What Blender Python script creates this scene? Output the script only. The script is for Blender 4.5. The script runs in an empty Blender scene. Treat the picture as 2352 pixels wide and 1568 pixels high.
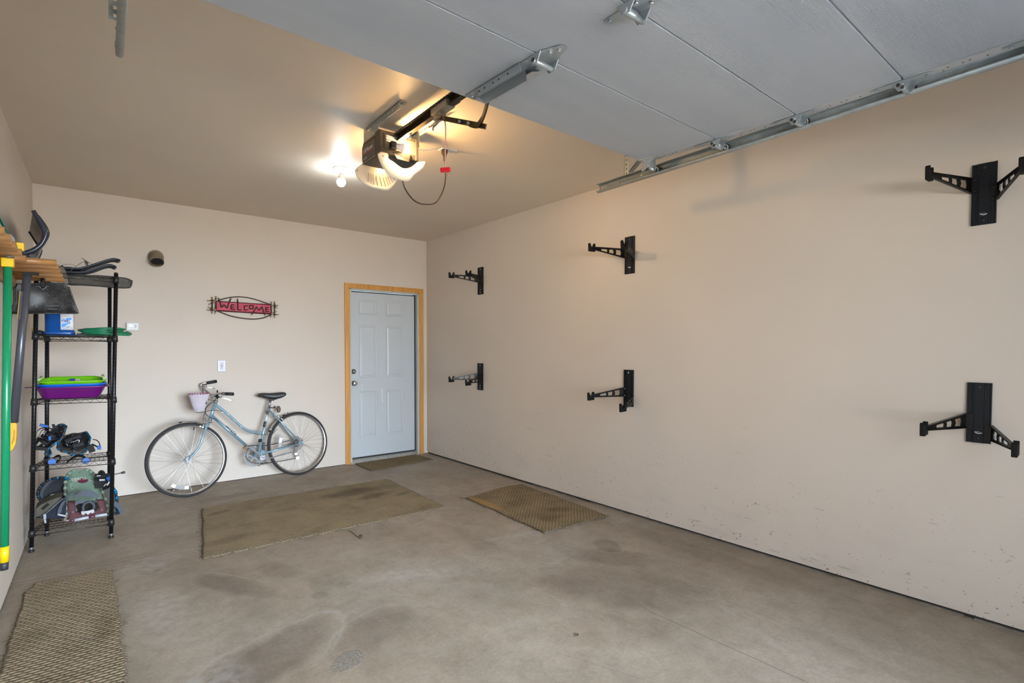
import bpy, bmesh, math, random
from mathutils import Vector, Matrix
random.seed(7)
PI=math.pi; V=Vector
scene=bpy.context.scene; C=scene.collection
# ---------------------------------------------------------------- camera
CX,CY,CZ=0.42475,-5.90071,1.36122; YAW,PIT,ROL=0.67457,-0.02815,0.00168; FPX=1181.57; SH=49.97
W=3.7277; RWS=0.02224; H=2.74
fw=V((math.sin(YAW)*math.cos(PIT),math.cos(YAW)*math.cos(PIT),math.sin(PIT)))
rt=V((math.cos(YAW),-math.sin(YAW),0)); up=rt.cross(fw)
r2=rt*math.cos(ROL)+up*math.sin(ROL); u2=-rt*math.sin(ROL)+up*math.cos(ROL)
cam=bpy.data.cameras.new('camera'); co=bpy.data.objects.new('camera',cam); C.objects.link(co)
cam.sensor_width=36; cam.lens=FPX/2352*36; cam.shift_y=SH/2352; cam.clip_start=0.02
m=Matrix((r2,u2,-fw)).transposed().to_4x4(); m.translation=V((CX,CY,CZ)); co.matrix_world=m
scene.camera=co
CP=V((CX,CY,CZ))
def at(px,py,ax,v):
    """point of the room seen at a photo pixel on the plane x, y or z = v"""
    d=fw+r2*((px-1176)/FPX)-u2*((py-784-SH)/FPX)
    i='xyz'.index(ax); return CP+d*((v-CP[i])/d[i])
def atn(px,py,P,n):
    d=fw+r2*((px-1176)/FPX)-u2*((py-784-SH)/FPX)
    n=V(n); return CP+d*((V(P)-CP).dot(n)/d.dot(n))
def rwx(y): return W-RWS*y           # the right wall opens out slightly
# ---------------------------------------------------------------- materials
MATS={}
def _n(nt,t,x=0,y=0,**k):
    n=nt.nodes.new(t); n.location=(x,y)
    for a,b in k.items(): setattr(n,a,b)
    return n
def mat(name,col,rough=.5,metal=0.,noise=0.,nscale=8.,bump=0.,bscale=60.,emit=None,estr=0.,spec=None,coat=0.,trans=0.,sss=0.,stretch=None):
    if name in MATS: return MATS[name]
    m=bpy.data.materials.new(name); m.use_nodes=True; nt=m.node_tree; b=nt.nodes['Principled BSDF']
    b.inputs['Base Color'].default_value=(*col,1); b.inputs['Roughness'].default_value=rough; b.inputs['Metallic'].default_value=metal
    if spec is not None: b.inputs['Specular IOR Level'].default_value=spec
    if coat: b.inputs['Coat Weight'].default_value=coat; b.inputs['Coat Roughness'].default_value=.15
    if trans: b.inputs['Transmission Weight'].default_value=trans
    if sss:
        b.inputs['Subsurface Weight'].default_value=sss; b.inputs['Subsurface Radius'].default_value=(.02,.02,.02)
    if emit: b.inputs['Emission Color'].default_value=(*emit,1); b.inputs['Emission Strength'].default_value=estr
    tc=_n(nt,'ShaderNodeTexCoord',-900,0); src=tc.outputs['Object']
    if stretch:
        mp=_n(nt,'ShaderNodeMapping',-750,0); mp.inputs['Scale'].default_value=stretch; nt.links.new(src,mp.inputs[0]); src=mp.outputs[0]
    if noise:
        nz=_n(nt,'ShaderNodeTexNoise',-600,200); nz.inputs['Scale'].default_value=nscale; nz.inputs['Detail'].default_value=5; nt.links.new(src,nz.inputs['Vector'])
        cr=_n(nt,'ShaderNodeValToRGB',-400,200); cr.color_ramp.elements[0].position=.3; cr.color_ramp.elements[1].position=.7
        cr.color_ramp.elements[0].color=(*[c*(1-noise) for c in col],1); cr.color_ramp.elements[1].color=(*[min(1,c*(1+noise)) for c in col],1)
        nt.links.new(nz.outputs['Fac'],cr.inputs[0]); nt.links.new(cr.outputs[0],b.inputs['Base Color'])
    if bump:
        nb=_n(nt,'ShaderNodeTexNoise',-600,-200); nb.inputs['Scale'].default_value=bscale; nb.inputs['Detail'].default_value=4; nt.links.new(src,nb.inputs['Vector'])
        bp=_n(nt,'ShaderNodeBump',-300,-200); bp.inputs['Strength'].default_value=bump; bp.inputs['Distance'].default_value=.01
        nt.links.new(nb.outputs['Fac'],bp.inputs['Height']); nt.links.new(bp.outputs[0],b.inputs['Normal'])
    MATS[name]=m; return m
class NT:
    """tiny node helper for the larger surfaces"""
    def __init__(s,name,rough=.8):
        s.m=bpy.data.materials.new(name); s.m.use_nodes=True; s.t=s.m.node_tree; s.b=s.t.nodes['Principled BSDF']; s.b.inputs['Roughness'].default_value=rough
        MATS[name]=s.m; s.g=_n(s.t,'ShaderNodeNewGeometry'); s.pos=s.g.outputs['Position']
    def L(s,a,b): s.t.links.new(a,b)
    def map(s,scale,loc=(0,0,0),rot=(0,0,0),src=None):
        n=_n(s.t,'ShaderNodeMapping'); n.inputs['Scale'].default_value=scale; n.inputs['Location'].default_value=loc; n.inputs['Rotation'].default_value=rot
        s.L(src or s.pos,n.inputs[0]); return n.outputs[0]
    def noise(s,scale,vec=None,det=4,rough=.5,dist=0):
        n=_n(s.t,'ShaderNodeTexNoise'); n.inputs['Scale'].default_value=scale; n.inputs['Detail'].default_value=det; n.inputs['Roughness'].default_value=rough; n.inputs['Distortion'].default_value=dist
        s.L(vec or s.pos,n.inputs['Vector']); return n.outputs['Fac']
    def ramp(s,fac,stops,mode='LINEAR'):
        n=_n(s.t,'ShaderNodeValToRGB'); r=n.color_ramp; r.interpolation=mode
        while len(r.elements)<len(stops): r.elements.new(.5)
        for e,(p,c) in zip(r.elements,stops):
            e.position=p; e.color=(c,c,c,1) if isinstance(c,(int,float)) else (*c,1)
        s.L(fac,n.inputs[0]); return n.outputs[0]
    def mix(s,f,a,b,mode='MIX'):
        n=_n(s.t,'ShaderNodeMix'); n.data_type='RGBA'; n.blend_type=mode
        for v,i in ((f,0),(a,6),(b,7)):
            if isinstance(v,(int,float)): n.inputs[i].default_value=v if i==0 else (v,v,v,1)
            elif isinstance(v,tuple): n.inputs[i].default_value=(*v,1)
            else: s.L(v,n.inputs[i])
        return n.outputs[2]
    def math(s,op,a,b=0.,c=None):
        n=_n(s.t,'ShaderNodeMath',operation=op)
        for i,v in enumerate((a,b,c)):
            if v is None: continue
            if isinstance(v,(int,float)): n.inputs[i].default_value=v
            else: s.L(v,n.inputs[i])
        return n.outputs[0]
    def sep(s,vec=None):
        n=_n(s.t,'ShaderNodeSeparateXYZ'); s.L(vec or s.pos,n.inputs[0]); return n.outputs
    def blob(s,x,y,rx,ry,rot=0,soft=.25,wob=.25,nsc=6):
        """soft-edged irregular patch on the floor plane -> mask"""
        v=s.map((1/rx,1/ry,0),src=s.map((1,1,1),rot=(0,0,-rot),src=s.map((1,1,1),loc=(-x,-y,0))))
        ln=_n(s.t,'ShaderNodeVectorMath',operation='LENGTH'); s.L(v,ln.inputs[0])
        d=s.math('ADD',ln.outputs['Value'],s.math('MULTIPLY',s.math('SUBTRACT',s.noise(nsc),.5),wob*2))
        mr=_n(s.t,'ShaderNodeMapRange'); mr.inputs[1].default_value=1; mr.inputs[2].default_value=1-soft; mr.inputs[3].default_value=0; mr.inputs[4].default_value=1
        s.L(d,mr.inputs[0]); s.last=d; return mr.outputs[0]
    def line(s,x0,y0,x1,y1,w,wob=.01):
        """thin line between two floor points -> mask"""
        a=math.atan2(y1-y0,x1-x0); ln=math.hypot(x1-x0,y1-y0)
        v=s.sep(s.map((1,1,1),rot=(0,0,-a),src=s.map((1,1,1),loc=(-x0,-y0,0))))
        dy=s.math('ABSOLUTE',s.math('ADD',v[1],s.math('MULTIPLY',s.math('SUBTRACT',s.noise(3),.5),wob*2)))
        f=s.math('LESS_THAN',dy,w); g=s.math('MULTIPLY',s.math('GREATER_THAN',v[0],0.),s.math('LESS_THAN',v[0],ln))
        return s.math('MULTIPLY',f,g)
    def bump(s,h,strength=.3,dist=.01):
        n=_n(s.t,'ShaderNodeBump'); n.inputs['Strength'].default_value=strength; n.inputs['Distance'].default_value=dist
        s.L(h,n.inputs['Height']); s.L(n.outputs[0],s.b.inputs['Normal'])
# ---------------------------------------------------------------- geometry
class G:
    def __init__(s): s.v=[]; s.f=[]; s.sm=[]; s.mi=[]; s.cm=0
    def _add(s,vs,fs,sm):
        o=len(s.v); s.v+= [V(p) for p in vs]; s.f+=[tuple(i+o for i in f) for f in fs]; s.sm+=[sm]*len(fs) if isinstance(sm,bool) else sm; s.mi+=[s.cm]*len(fs); return s
    def bx(s,x0,x1,y0,y1,z0,z1,M=None):
        vs=[V((x,y,z)) for x in(x0,x1) for y in(y0,y1) for z in(z0,z1)]
        if M is not None: vs=[M@p for p in vs]
        return s._add(vs,[(0,1,3,2),(4,6,7,5),(0,4,5,1),(2,3,7,6),(0,2,6,4),(1,5,7,3)],False)
    def box(s,c,sz,M=None):
        c=V(c); h=V(sz)/2
        T=Matrix.Translation(c)@(M.to_4x4() if M is not None else Matrix.Identity(4))
        return s.bx(-h.x,h.x,-h.y,h.y,-h.z,h.z,T)
    def bar(s,a,b,w,h,upv=(0,0,1)):
        """rectangular bar from a to b"""
        a=V(a);b=V(b);d=(b-a); l=d.length; d=d/l; u=V(upv); x=d.cross(u)
        if x.length<1e-4: x=d.cross(V((1,0,0)))
        x.normalize(); z=x.cross(d); R=Matrix((x,d,z)).transposed().to_4x4(); R.translation=(a+b)/2
        return s.bx(-w/2,w/2,-l/2,l/2,-h/2,h/2,R)
    def tube(s,pts,r,seg=10,closed=False,caps=True,flat=None):
        pts=[V(p) for p in pts]; n=len(pts); rr=r if isinstance(r,(list,tuple)) else [r]*n
        T=[]
        for i in range(n):
            a=pts[(i-1)%n] if (closed or i>0) else pts[0]; b=pts[(i+1)%n] if (closed or i<n-1) else pts[-1]
            t=(b-a); T.append(t.normalized() if t.length>1e-9 else V((0,0,1)))
        ref=V((0,0,1)) if abs(T[0].z)<.9 else V((1,0,0))
        x=T[0].cross(ref).normalized(); vs=[]
        for i in range(n):
            x=(x-T[i]*x.dot(T[i])).normalized(); y=T[i].cross(x)
            for k in range(seg):
                a=2*PI*k/seg; fy=flat if flat else 1
                vs.append(pts[i]+x*(math.cos(a)*rr[i])+y*(math.sin(a)*rr[i]*fy))
        fs=[]
        for i in range(n if closed else n-1):
            j=(i+1)%n
            for k in range(seg): fs.append((i*seg+k,i*seg+(k+1)%seg,j*seg+(k+1)%seg,j*seg+k))
        sm=[True]*len(fs)
        if caps and not closed:
            fs.append(tuple(range(seg))[::-1]); fs.append(tuple((n-1)*seg+k for k in range(seg))); sm+=[False,False]
        return s._add(vs,fs,sm)
    def cyl(s,a,b,r,rb=None,seg=20): return s.tube([a,b],[r,rb if rb is not None else r],seg)
    def lathe(s,prof,c,ax=(0,0,1),seg=24):
        """prof: list of (radius, height along ax) from c"""
        c=V(c); ax=V(ax).normalized(); return s.tube_prof([c+ax*h for r,h in prof],[r for r,h in prof],ax,seg)
    def tube_prof(s,ps,rr,ax,seg):
        x=ax.cross(V((0,0,1)) if abs(ax.z)<.9 else V((1,0,0))).normalized(); y=ax.cross(x); vs=[]
        for p,r in zip(ps,rr):
            for k in range(seg):
                a=2*PI*k/seg; vs.append(p+x*(math.cos(a)*r)+y*(math.sin(a)*r))
        n=len(ps); fs=[(i*seg+k,i*seg+(k+1)%seg,(i+1)*seg+(k+1)%seg,(i+1)*seg+k) for i in range(n-1) for k in range(seg)]
        sm=[True]*len(fs)
        if rr[0]>1e-5: fs.append(tuple(range(seg))[::-1]); sm.append(False)
        if rr[-1]>1e-5: fs.append(tuple((n-1)*seg+k for k in range(seg))); sm.append(False)
        return s._add(vs,fs,sm)
    def sph(s,c,r,sc=(1,1,1),seg=16):
        c=V(c); n=seg//2; vs=[];fs=[]
        for i in range(n+1):
            t=PI*i/n
            for k in range(seg):
                a=2*PI*k/seg; vs.append(c+V((math.sin(t)*math.cos(a)*r*sc[0],math.sin(t)*math.sin(a)*r*sc[1],math.cos(t)*r*sc[2])))
        for i in range(n):
            for k in range(seg): fs.append((i*seg+k,(i+1)*seg+k,(i+1)*seg+(k+1)%seg,i*seg+(k+1)%seg))
        return s._add(vs,fs,True)
    def prism(s,poly,ext,sm=False):
        """poly: 3D points of a planar outline, ext: extrusion vector"""
        n=len(poly); e=V(ext); vs=[V(p) for p in poly]+[V(p)+e for p in poly]
        fs=[tuple(range(n))[::-1],tuple(range(n,2*n))]+[(i,(i+1)%n,n+(i+1)%n,n+i) for i in range(n)]
        return s._add(vs,fs,[False,False]+[sm]*n)
    def grid(s,fn,nu,nv,closeu=False):
        vs=[fn(i/nu,j/nv) for i in range(nu+1) for j in range(nv+1)]; w=nv+1
        fs=[(i*w+j,(i+1)*w+j,(i+1)*w+j+1,i*w+j+1) for i in range(nu) for j in range(nv)]
        return s._add(vs,fs,True)
    def ribbon(s,pts,wv,w,th=.002):
        """strap: pts centre line, wv width direction"""
        pts=[V(p) for p in pts]; wv=V(wv).normalized()*w/2
        for a,b in zip(pts[:-1],pts[1:]):
            n=(b-a).cross(wv)
            if n.length<1e-9: continue
            n=n.normalized()*th/2; e=(b-a)*.02
            a2=a-e;b2=b+e
            vs=[a2-wv-n,a2+wv-n,a2+wv+n,a2-wv+n,b2-wv-n,b2+wv-n,b2+wv+n,b2-wv+n]
            s._add(vs,[(0,3,2,1),(4,5,6,7),(0,1,5,4),(1,2,6,5),(2,3,7,6),(3,0,4,7)],False)
        return s
def smooth_path(pts,n=8,closed=False):
    """Catmull-Rom through the points"""
    P=[V(p) for p in pts]; out=[]; k=len(P)
    rng=range(k) if closed else range(k-1)
    for i in rng:
        if closed: a,b,c,d=P[(i-1)%k],P[i],P[(i+1)%k],P[(i+2)%k]
        else: a=P[max(i-1,0)];b=P[i];c=P[i+1];d=P[min(i+2,k-1)]
        for j in range(n):
            t=j/n; out.append(.5*((2*b)+(c-a)*t+(2*a-5*b+4*c-d)*t*t+(3*b-a-3*c+d)*t**3))
    if not closed: out.append(P[-1])
    return out
ORG={}
def obj(name,g,mats,parent=None,local=False,bevel=0,solid=0,subd=0,org=None,kind=None,one=False):
    if name in SPLIT and parent is not None and not one:
        r_=objs(name,g,mats,parent,local=local,bevel=bevel,solid=solid,subd=subd,kind=kind)
        return r_[0]
    me=bpy.data.meshes.new(name)
    if parent is not None:
        o0=V((0,0,0)) if local else ORG[parent]
    elif local: o0=V((0,0,0))
    elif org is not None: o0=V(org)
    else:
        xs=[p.x for p in g.v];ys=[p.y for p in g.v];zs=[p.z for p in g.v]; o0=V(((min(xs)+max(xs))/2,(min(ys)+max(ys))/2,min(zs)))
    me.from_pydata([tuple(p-o0) for p in g.v],[],g.f)
    for a in (mats if isinstance(mats,(list,tuple)) else [mats]): me.materials.append(a)
    for p,sm,mi in zip(me.polygons,g.sm,g.mi): p.use_smooth=sm; p.material_index=mi
    me.validate(); bm=bmesh.new(); bm.from_mesh(me)
    bmesh.ops.recalc_face_normals(bm,faces=bm.faces); bm.to_mesh(me); bm.free(); me.update()
    o=bpy.data.objects.new(name,me); C.objects.link(o)
    if parent is not None: o.parent=parent; ORG[o]=o0
    else: o.location=o0; ORG[o]=o0
    if solid: md=o.modifiers.new('s','SOLIDIFY'); md.thickness=solid; md.offset=0
    if bevel:
        md=o.modifiers.new('b','BEVEL'); md.width=bevel; md.segments=2; md.limit_method='ANGLE'; md.angle_limit=math.radians(40)
    if subd: md=o.modifiers.new('d','SUBSURF'); md.levels=subd; md.render_levels=subd
    if kind: o['kind']=kind
    return o
SPLIT=set("mounting_screw arm_screw corner_collar deck_lug binding_strap blade_rim boot_harness loop_handle clip_slot guard_end bracket_hole stile_hole bolt arm_hole arm_bolt lag_screw cut_end reflective_stripe reflector_pad deck_slot bumper_sleeve maroon_sleeve caulk_bead embossed_mark cable_stop brake_cable saddle_rail rake_tine deck_rivet joint_tongue seat_stay chain_stay dropout headset guard_clip blue_buckle set_button trim_plate chain_bolt deck_piping crampon_edge maroon_tail_panel weather_strip sticker_mark scratch_mark label_wave oval_twig ferrule_screw front_derailleur mounting_plate amber_reflector housing_trim".split())
def objs(name,g,mats,parent,**k):
    """every separate piece of g as an object of its own (pieces whose boxes touch stay together)"""
    n=len(g.v); up_=list(range(n))
    def find(i):
        while up_[i]!=i: up_[i]=up_[up_[i]]; i=up_[i]
        return i
    for f in g.f:
        a=find(f[0])
        for j in f[1:]: up_[find(j)]=a
    bb={}
    for i,v in enumerate(g.v):
        r_=find(i); b=bb.setdefault(r_,[v.x,v.y,v.z,v.x,v.y,v.z])
        for q in range(3): b[q]=min(b[q],v[q]); b[q+3]=max(b[q+3],v[q])
    ks=list(bb); e=.0006
    for x in range(len(ks)):
        for y in range(x+1,len(ks)):
            a,b=bb[ks[x]],bb[ks[y]]
            if all(a[q]-e<=b[q+3] and b[q]-e<=a[q+3] for q in range(3)): up_[find(ks[y])]=find(ks[x])
    gr={}
    for fi,f in enumerate(g.f): gr.setdefault(find(f[0]),[]).append(fi)
    out=[]
    for fl in gr.values():
        idx={}; h=G()
        for fi in fl:
            for v in g.f[fi]: idx.setdefault(v,len(idx))
        h.v=[g.v[v] for v in idx]; h.f=[tuple(idx[v] for v in g.f[fi]) for fi in fl]; h.sm=[g.sm[fi] for fi in fl]; h.mi=[g.mi[fi] for fi in fl]
        out.append(obj(name,h,mats,parent,one=True,**k))
    return out
def tag(o,label,cat,group=None,kind=None):
    o['label']=label; o['category']=cat
    if group: o['group']=group
    if kind: o['kind']=kind
    return o
def thing(name,label,cat,loc=(0,0,0),rot=(0,0,0),group=None):
    o=bpy.data.objects.new(name,None); C.objects.link(o); o.location=loc; o.rotation_euler=rot; o.empty_display_size=.05
    ORG[o]=V(loc); return tag(o,label,cat,group)
def copy_tree(o,parent=None):
    c=o.copy(); C.objects.link(c); c.parent=parent
    for ch in [x for x in bpy.data.objects if x.parent==o]: copy_tree(ch,c)
    return c
def text_mesh(txt,size,M,depth=.0006,shear=0,align='LEFT'):
    """letters as geometry; M maps text plane (x right, y up) to the parent's space"""
    cu=bpy.data.curves.new('t','FONT'); cu.body=txt; cu.size=size; cu.extrude=depth; cu.shear=shear; cu.align_x=align; cu.resolution_u=3
    o=bpy.data.objects.new('t',cu); C.objects.link(o); dg=bpy.context.evaluated_depsgraph_get(); dg.update()
    me=bpy.data.meshes.new_from_object(o.evaluated_get(dg)); g=G()
    g._add([M@v.co for v in me.vertices],[tuple(p.vertices) for p in me.polygons],False)
    bpy.data.objects.remove(o); bpy.data.curves.remove(cu); bpy.data.meshes.remove(me); return g
def frame(o,x,y):
    """matrix with origin o, x axis x, y axis y (orthogonalised)"""
    x=V(x).normalized(); y=V(y); y=(y-x*y.dot(x)).normalized(); z=x.cross(y)
    M=Matrix((x,y,z)).transposed().to_4x4(); M.translation=V(o); return M
def place(o,M):
    o.matrix_world=M; return o
SKY=3.0; GLK=25.; GLN=9.; EXPO=0.67; BW=500.; BC=110.; SUN=210.
# ---------------------------------------------------------------- surfaces of the room
PAINT=(.62,.55,.475)
def wall_mat(name,col,dirt=0.,axis=0,r=.62):
    n=NT(name,r); n.b.inputs['Specular IOR Level'].default_value=.35
    base=n.mix(n.ramp(n.noise(.9,det=2),[(.3,0.),(.7,1.)]),tuple(c*.965 for c in col),tuple(min(1,c*1.03) for c in col))
    if dirt:
        xyz=n.sep(); z=xyz[2]
        vo=_n(n.t,'ShaderNodeTexVoronoi'); vo.inputs['Scale'].default_value=46; vo.inputs['Randomness'].default_value=1; dn=_n(n.t,'ShaderNodeTexNoise'); dn.inputs['Scale'].default_value=70; n.L(n.pos,dn.inputs['Vector']); ad=_n(n.t,'ShaderNodeVectorMath',operation='MULTIPLY_ADD'); n.L(dn.outputs['Color'],ad.inputs[0]); ad.inputs[1].default_value=(.022,.022,.022); n.L(n.map((1,.75,1)),ad.inputs[2]); n.L(ad.outputs[0],vo.inputs['Vector'])
        sp=n.math('LESS_THAN',vo.outputs['Distance'],n.math('MULTIPLY',n.ramp(n.noise(17,det=2),[(.42,.06),(.66,.42)]),.62))
        band=n.ramp(n.math('MULTIPLY',z,1.),[(0.,1.),(.12,.95),(.36,.55),(.7,.0)])
        clump=n.ramp(n.noise(3.2,det=2),[(.38,0.),(.56,1.)])
        f=n.math('MULTIPLY',n.math('MULTIPLY',sp,band),clump)
        base=n.mix(n.math('MULTIPLY',f,.75*dirt),base,(.16,.12,.09))
        sm=n.math('MULTIPLY',n.ramp(n.noise(2.3,vec=n.map((1,1,2.5)),det=6,rough=.65),[(.52,0.),(.75,1.)]),n.ramp(z,[(0.,.9),(.25,.35),(.6,0.)]))
        base=n.mix(n.math('MULTIPLY',sm,.35*dirt),base,(.30,.25,.20))
        # scuffs: short slanted strokes
        sc=n.math('LESS_THAN',n.noise(26,vec=n.map((1,.16,1.2),rot=(.5,0,0)),det=2),.265)
        base=n.mix(n.math('MULTIPLY',n.math('MULTIPLY',sc,n.ramp(z,[(.1,1.),(.75,.5),(.95,0.)])),.45*dirt),base,(.25,.22,.20))
    n.L(base,n.b.inputs['Base Color'])
    n.bump(n.noise(95,det=3),.10,.004); return n.m
M_back=wall_mat('paint_back',PAINT,.25); M_right=wall_mat('paint_right',PAINT,1.); M_left=wall_mat('paint_left',PAINT,.5)
M_ceil=wall_mat('paint_ceiling',(.70,.61,.50),0,r=.50)
# concrete
n=NT('concrete',.62); n.b.inputs['Specular IOR Level'].default_value=.4
big=n.ramp(n.noise(.8,det=5,rough=.62,dist=.4),[(.30,(.232,.187,.140)),(.5,(.300,.252,.198)),(.72,(.345,.302,.250))])
mid=n.ramp(n.noise(3.4,vec=n.map((1,.45,1),rot=(0,0,.35)),det=8,rough=.68,dist=.3),[(.34,.86),(.52,1.),(.7,1.09)])
c0=n.mix(1.,big,mid,'MULTIPLY')
c0=n.mix(1.,c0,n.ramp(n.noise(11,det=9,rough=.7,dist=.5),[(.32,.84),(.5,1.),(.68,1.10)]),'MULTIPLY')
fine=n.ramp(n.noise(60,det=3,rough=.7),[(.3,.86),(.6,1.04)])
c0=n.mix(1.,c0,fine,'MULTIPLY')
# pale mineral bloom
bl=n.math('MULTIPLY',n.ramp(n.noise(1.7,det=9,rough=.72,dist=1.1),[(.56,0.),(.66,.8),(.8,1.)]),.22); c0=n.mix(bl,c0,(.40,.375,.34))
# worn / damp patches with pale rims
for x,y,rx,ry,rot,dk in ((1.45,-3.56,.24,.155,.5,.77),(.98,-3.50,.40,.20,.45,.68),(2.72,-4.02,.55,.30,-1.0,.73),(3.02,-3.72,.30,.16,-.9,.76),(3.15,-3.55,.10,.14,-.3,.75),(1.00,-2.62,.10,.34,.5,.76),(1.35,-3.05,.05,.05,0,.84),(1.5,-3.0,.05,.045,0,.85),(1.25,-2.55,.10,.22,.3,.82),(2.35,-4.3,.35,.18,-.7,.90),(2.55,-1.35,.28,.10,.2,.82),(1.3,-.62,.34,.09,.1,.83),(3.55,-3.9,.12,1.2,0,.86),(3.5,-2.9,.14,.5,0,.88)):
    mk=n.blob(x,y,rx,ry,rot,.35,.33,5); d=n.last
    c0=n.mix(n.math('MULTIPLY',mk,.9),c0,n.mix(1.,c0,(dk,dk*.985,dk*.97),'MULTIPLY'))
    if dk<.81:
        rim=n.ramp(n.math('ABSOLUTE',n.math('SUBTRACT',d,1.0)),[(0.,1.),(.06,0.)]); c0=n.mix(n.math("MULTIPLY",n.math("MULTIPLY",rim,n.ramp(n.noise(2.6,det=3),[(.42,0.),(.62,1.)])),.45),c0,(.38,.355,.325))
for x,y,rx,ry,rot in ((.62,-1.98,.22,.20,0),(.66,-2.75,.16,.42,0),(1.9,-3.15,.5,.12,-.5),(3.35,-2.68,.30,.07,-.2),(2.85,-3.05,.35,.06,-.3),(.75,-3.6,.2,.3,0),(3.6,-3.28,.12,.12,0)):
    mk=n.math('MULTIPLY',n.blob(x,y,rx,ry,rot,.6,.55,9),n.ramp(n.noise(22,det=4),[(.35,.2),(.6,1.)])); c0=n.mix(n.math('MULTIPLY',mk,.42),c0,(.43,.41,.385))
# spalled aggregate
ag=n.blob(1.245,-3.735,.085,.065,.4,.2,.35,14)
c0=n.mix(n.math('MULTIPLY',ag,.6),c0,n.ramp(n.noise(120,det=2),[(.35,(.08,.08,.07)),(.62,(.27,.26,.235))]))
# saw joint, gouges and hair cracks
j=n.line(-.1,-1.806,3.95,-1.855,.0045,.004); jl=n.line(-.1,-1.806,3.95,-1.855,.030,.018)
c0=n.mix(n.math('MULTIPLY',jl,.18),c0,(.40,.37,.34)); c0=n.mix(n.math('MULTIPLY',j,.8),c0,(.10,.09,.08))
for x0,y0,x1,y1,w,a in ((2.63,-4.30,2.66,-5.05,.0035,.55),(2.66,-4.05,2.63,-4.32,.003,.35),(3.05,-4.15,3.06,-5.2,.002,.3),(2.0,-4.25,2.25,-4.85,.0018,.35),(2.93,-3.7,3.0,-4.25,.0025,.3),(2.95,-2.62,3.35,-2.50,.0018,.3)):
    c0=n.mix(n.math('MULTIPLY',n.line(x0,y0,x1,y1,w,.012),a),c0,(.09,.08,.07))
# grit
vo=_n(n.t,'ShaderNodeTexVoronoi'); vo.inputs['Scale'].default_value=16; n.L(n.pos,vo.inputs['Vector'])
c0=n.mix(n.math('MULTIPLY',n.math('LESS_THAN',vo.outputs['Distance'],n.math('MULTIPLY',n.noise(4,det=1),.065)),.7),c0,(.13,.12,.10))
n.L(c0,n.b.inputs['Base Color'])
n.L(n.ramp(n.noise(2.5,det=4),[(.3,.5),(.7,.72)]),n.b.inputs['Roughness'])
n.bump(n.math('ADD',n.noise(7,det=8,rough=.65),n.math('MULTIPLY',ag,n.noise(90,det=2))),.22,.012)
M_floor=n.m
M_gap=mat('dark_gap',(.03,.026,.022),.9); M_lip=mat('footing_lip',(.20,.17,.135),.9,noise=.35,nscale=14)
YF=-6.50; TW=.12
# floor
g=G().bx(-.15,4.1,YF-.15,.25,-.12,0); f=obj('floor',g,M_floor,kind='structure',org=(0,0,0))
g=G().bx(-.15,4.1,YF-.15,.25,H,H+.1); obj('ceiling',g,M_ceil,kind='structure',org=(0,0,H))
g=G().bx(-TW,0,YF-.15,.12,.012,H); obj('wall_left',g,M_left,kind='structure',org=(0,0,0))
# right wall, slightly splayed
g=G(); yy=(.12,YF-.15); g.prism([(rwx(.12),.12,.020),(rwx(yy[1]),yy[1],.020),(4.1,yy[1],.020),(4.1,.12,.020)],(0,0,H-.020)); obj('wall_right',g,M_right,kind='structure',org=(W,0,0))
DX0,DX1,DZ=2.712,3.607,2.064
g=G().bx(-.12,DX0,0,TW,.006,H).bx(DX1,rwx(0)+.0,0,TW,.006,H).bx(DX0,DX1,0,TW,DZ,H); obj('wall_back',g,M_back,kind='structure',org=(0,0,0))
# garage opening behind the photographer
OX0,OX1,OZ=.56,3.0,2.13
g=G().bx(-TW,OX0,YF-.15,YF,0,H).bx(OX1,4.1,YF-.15,YF,0,H).bx(OX0,OX1,YF-.15,YF,OZ,H); obj('wall_front',g,M_left,kind='structure',org=(0,YF,0))
# dark strips coloured as the shadow in the gaps under the boards, with the pale footing showing on the right
g=G().bx(-.03,-.012,YF,.0,0,.05); obj('gap_shade_left',g,M_gap,kind='structure')
g=G().bx(-.02,DX0,.010,.03,0,.05).bx(DX1,W+.0,.010,.03,0,.05); obj('gap_shade_back',g,M_gap,kind='structure')
g=G(); g.prism([(rwx(0)+.012,0,0),(rwx(YF)+.012,YF,0),(rwx(YF)+.03,YF,0),(rwx(0)+.03,0,0)],(0,0,.05)); obj('gap_shade_right',g,M_gap,kind='structure')
g=G()
for y0,y1 in ((-2.05,-2.62),(-2.8,-5.32),(-5.36,-5.6)):
    g.prism([(rwx(y0)-.004,y0,0),(rwx(y1)-.004,y1,0),(rwx(y1)+.012,y1,0),(rwx(y0)+.012,y0,0)],(0,0,.007))
obj('trim_2',g,M_lip,kind='structure')
# driveway outside
g=G().bx(-14,18,-40,YF-.15,-.12,-.02); obj('driveway',g,mat('driveway',(.40,.395,.385),.9,noise=.12,nscale=2),kind='structure')
g=G().bx(-9,-TW,YF-.15,YF-.03,-.1,3.3).bx(4.1,13,YF-.15,YF-.03,-.1,3.3).bx(-TW,4.1,YF-.15,YF-.03,H+.1,3.3); obj('wall_sun_block',g,mat('sun_block_siding',(.45,.43,.40),.8),kind='structure')  # added unseen facade that keeps the sun off the near driveway
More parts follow.
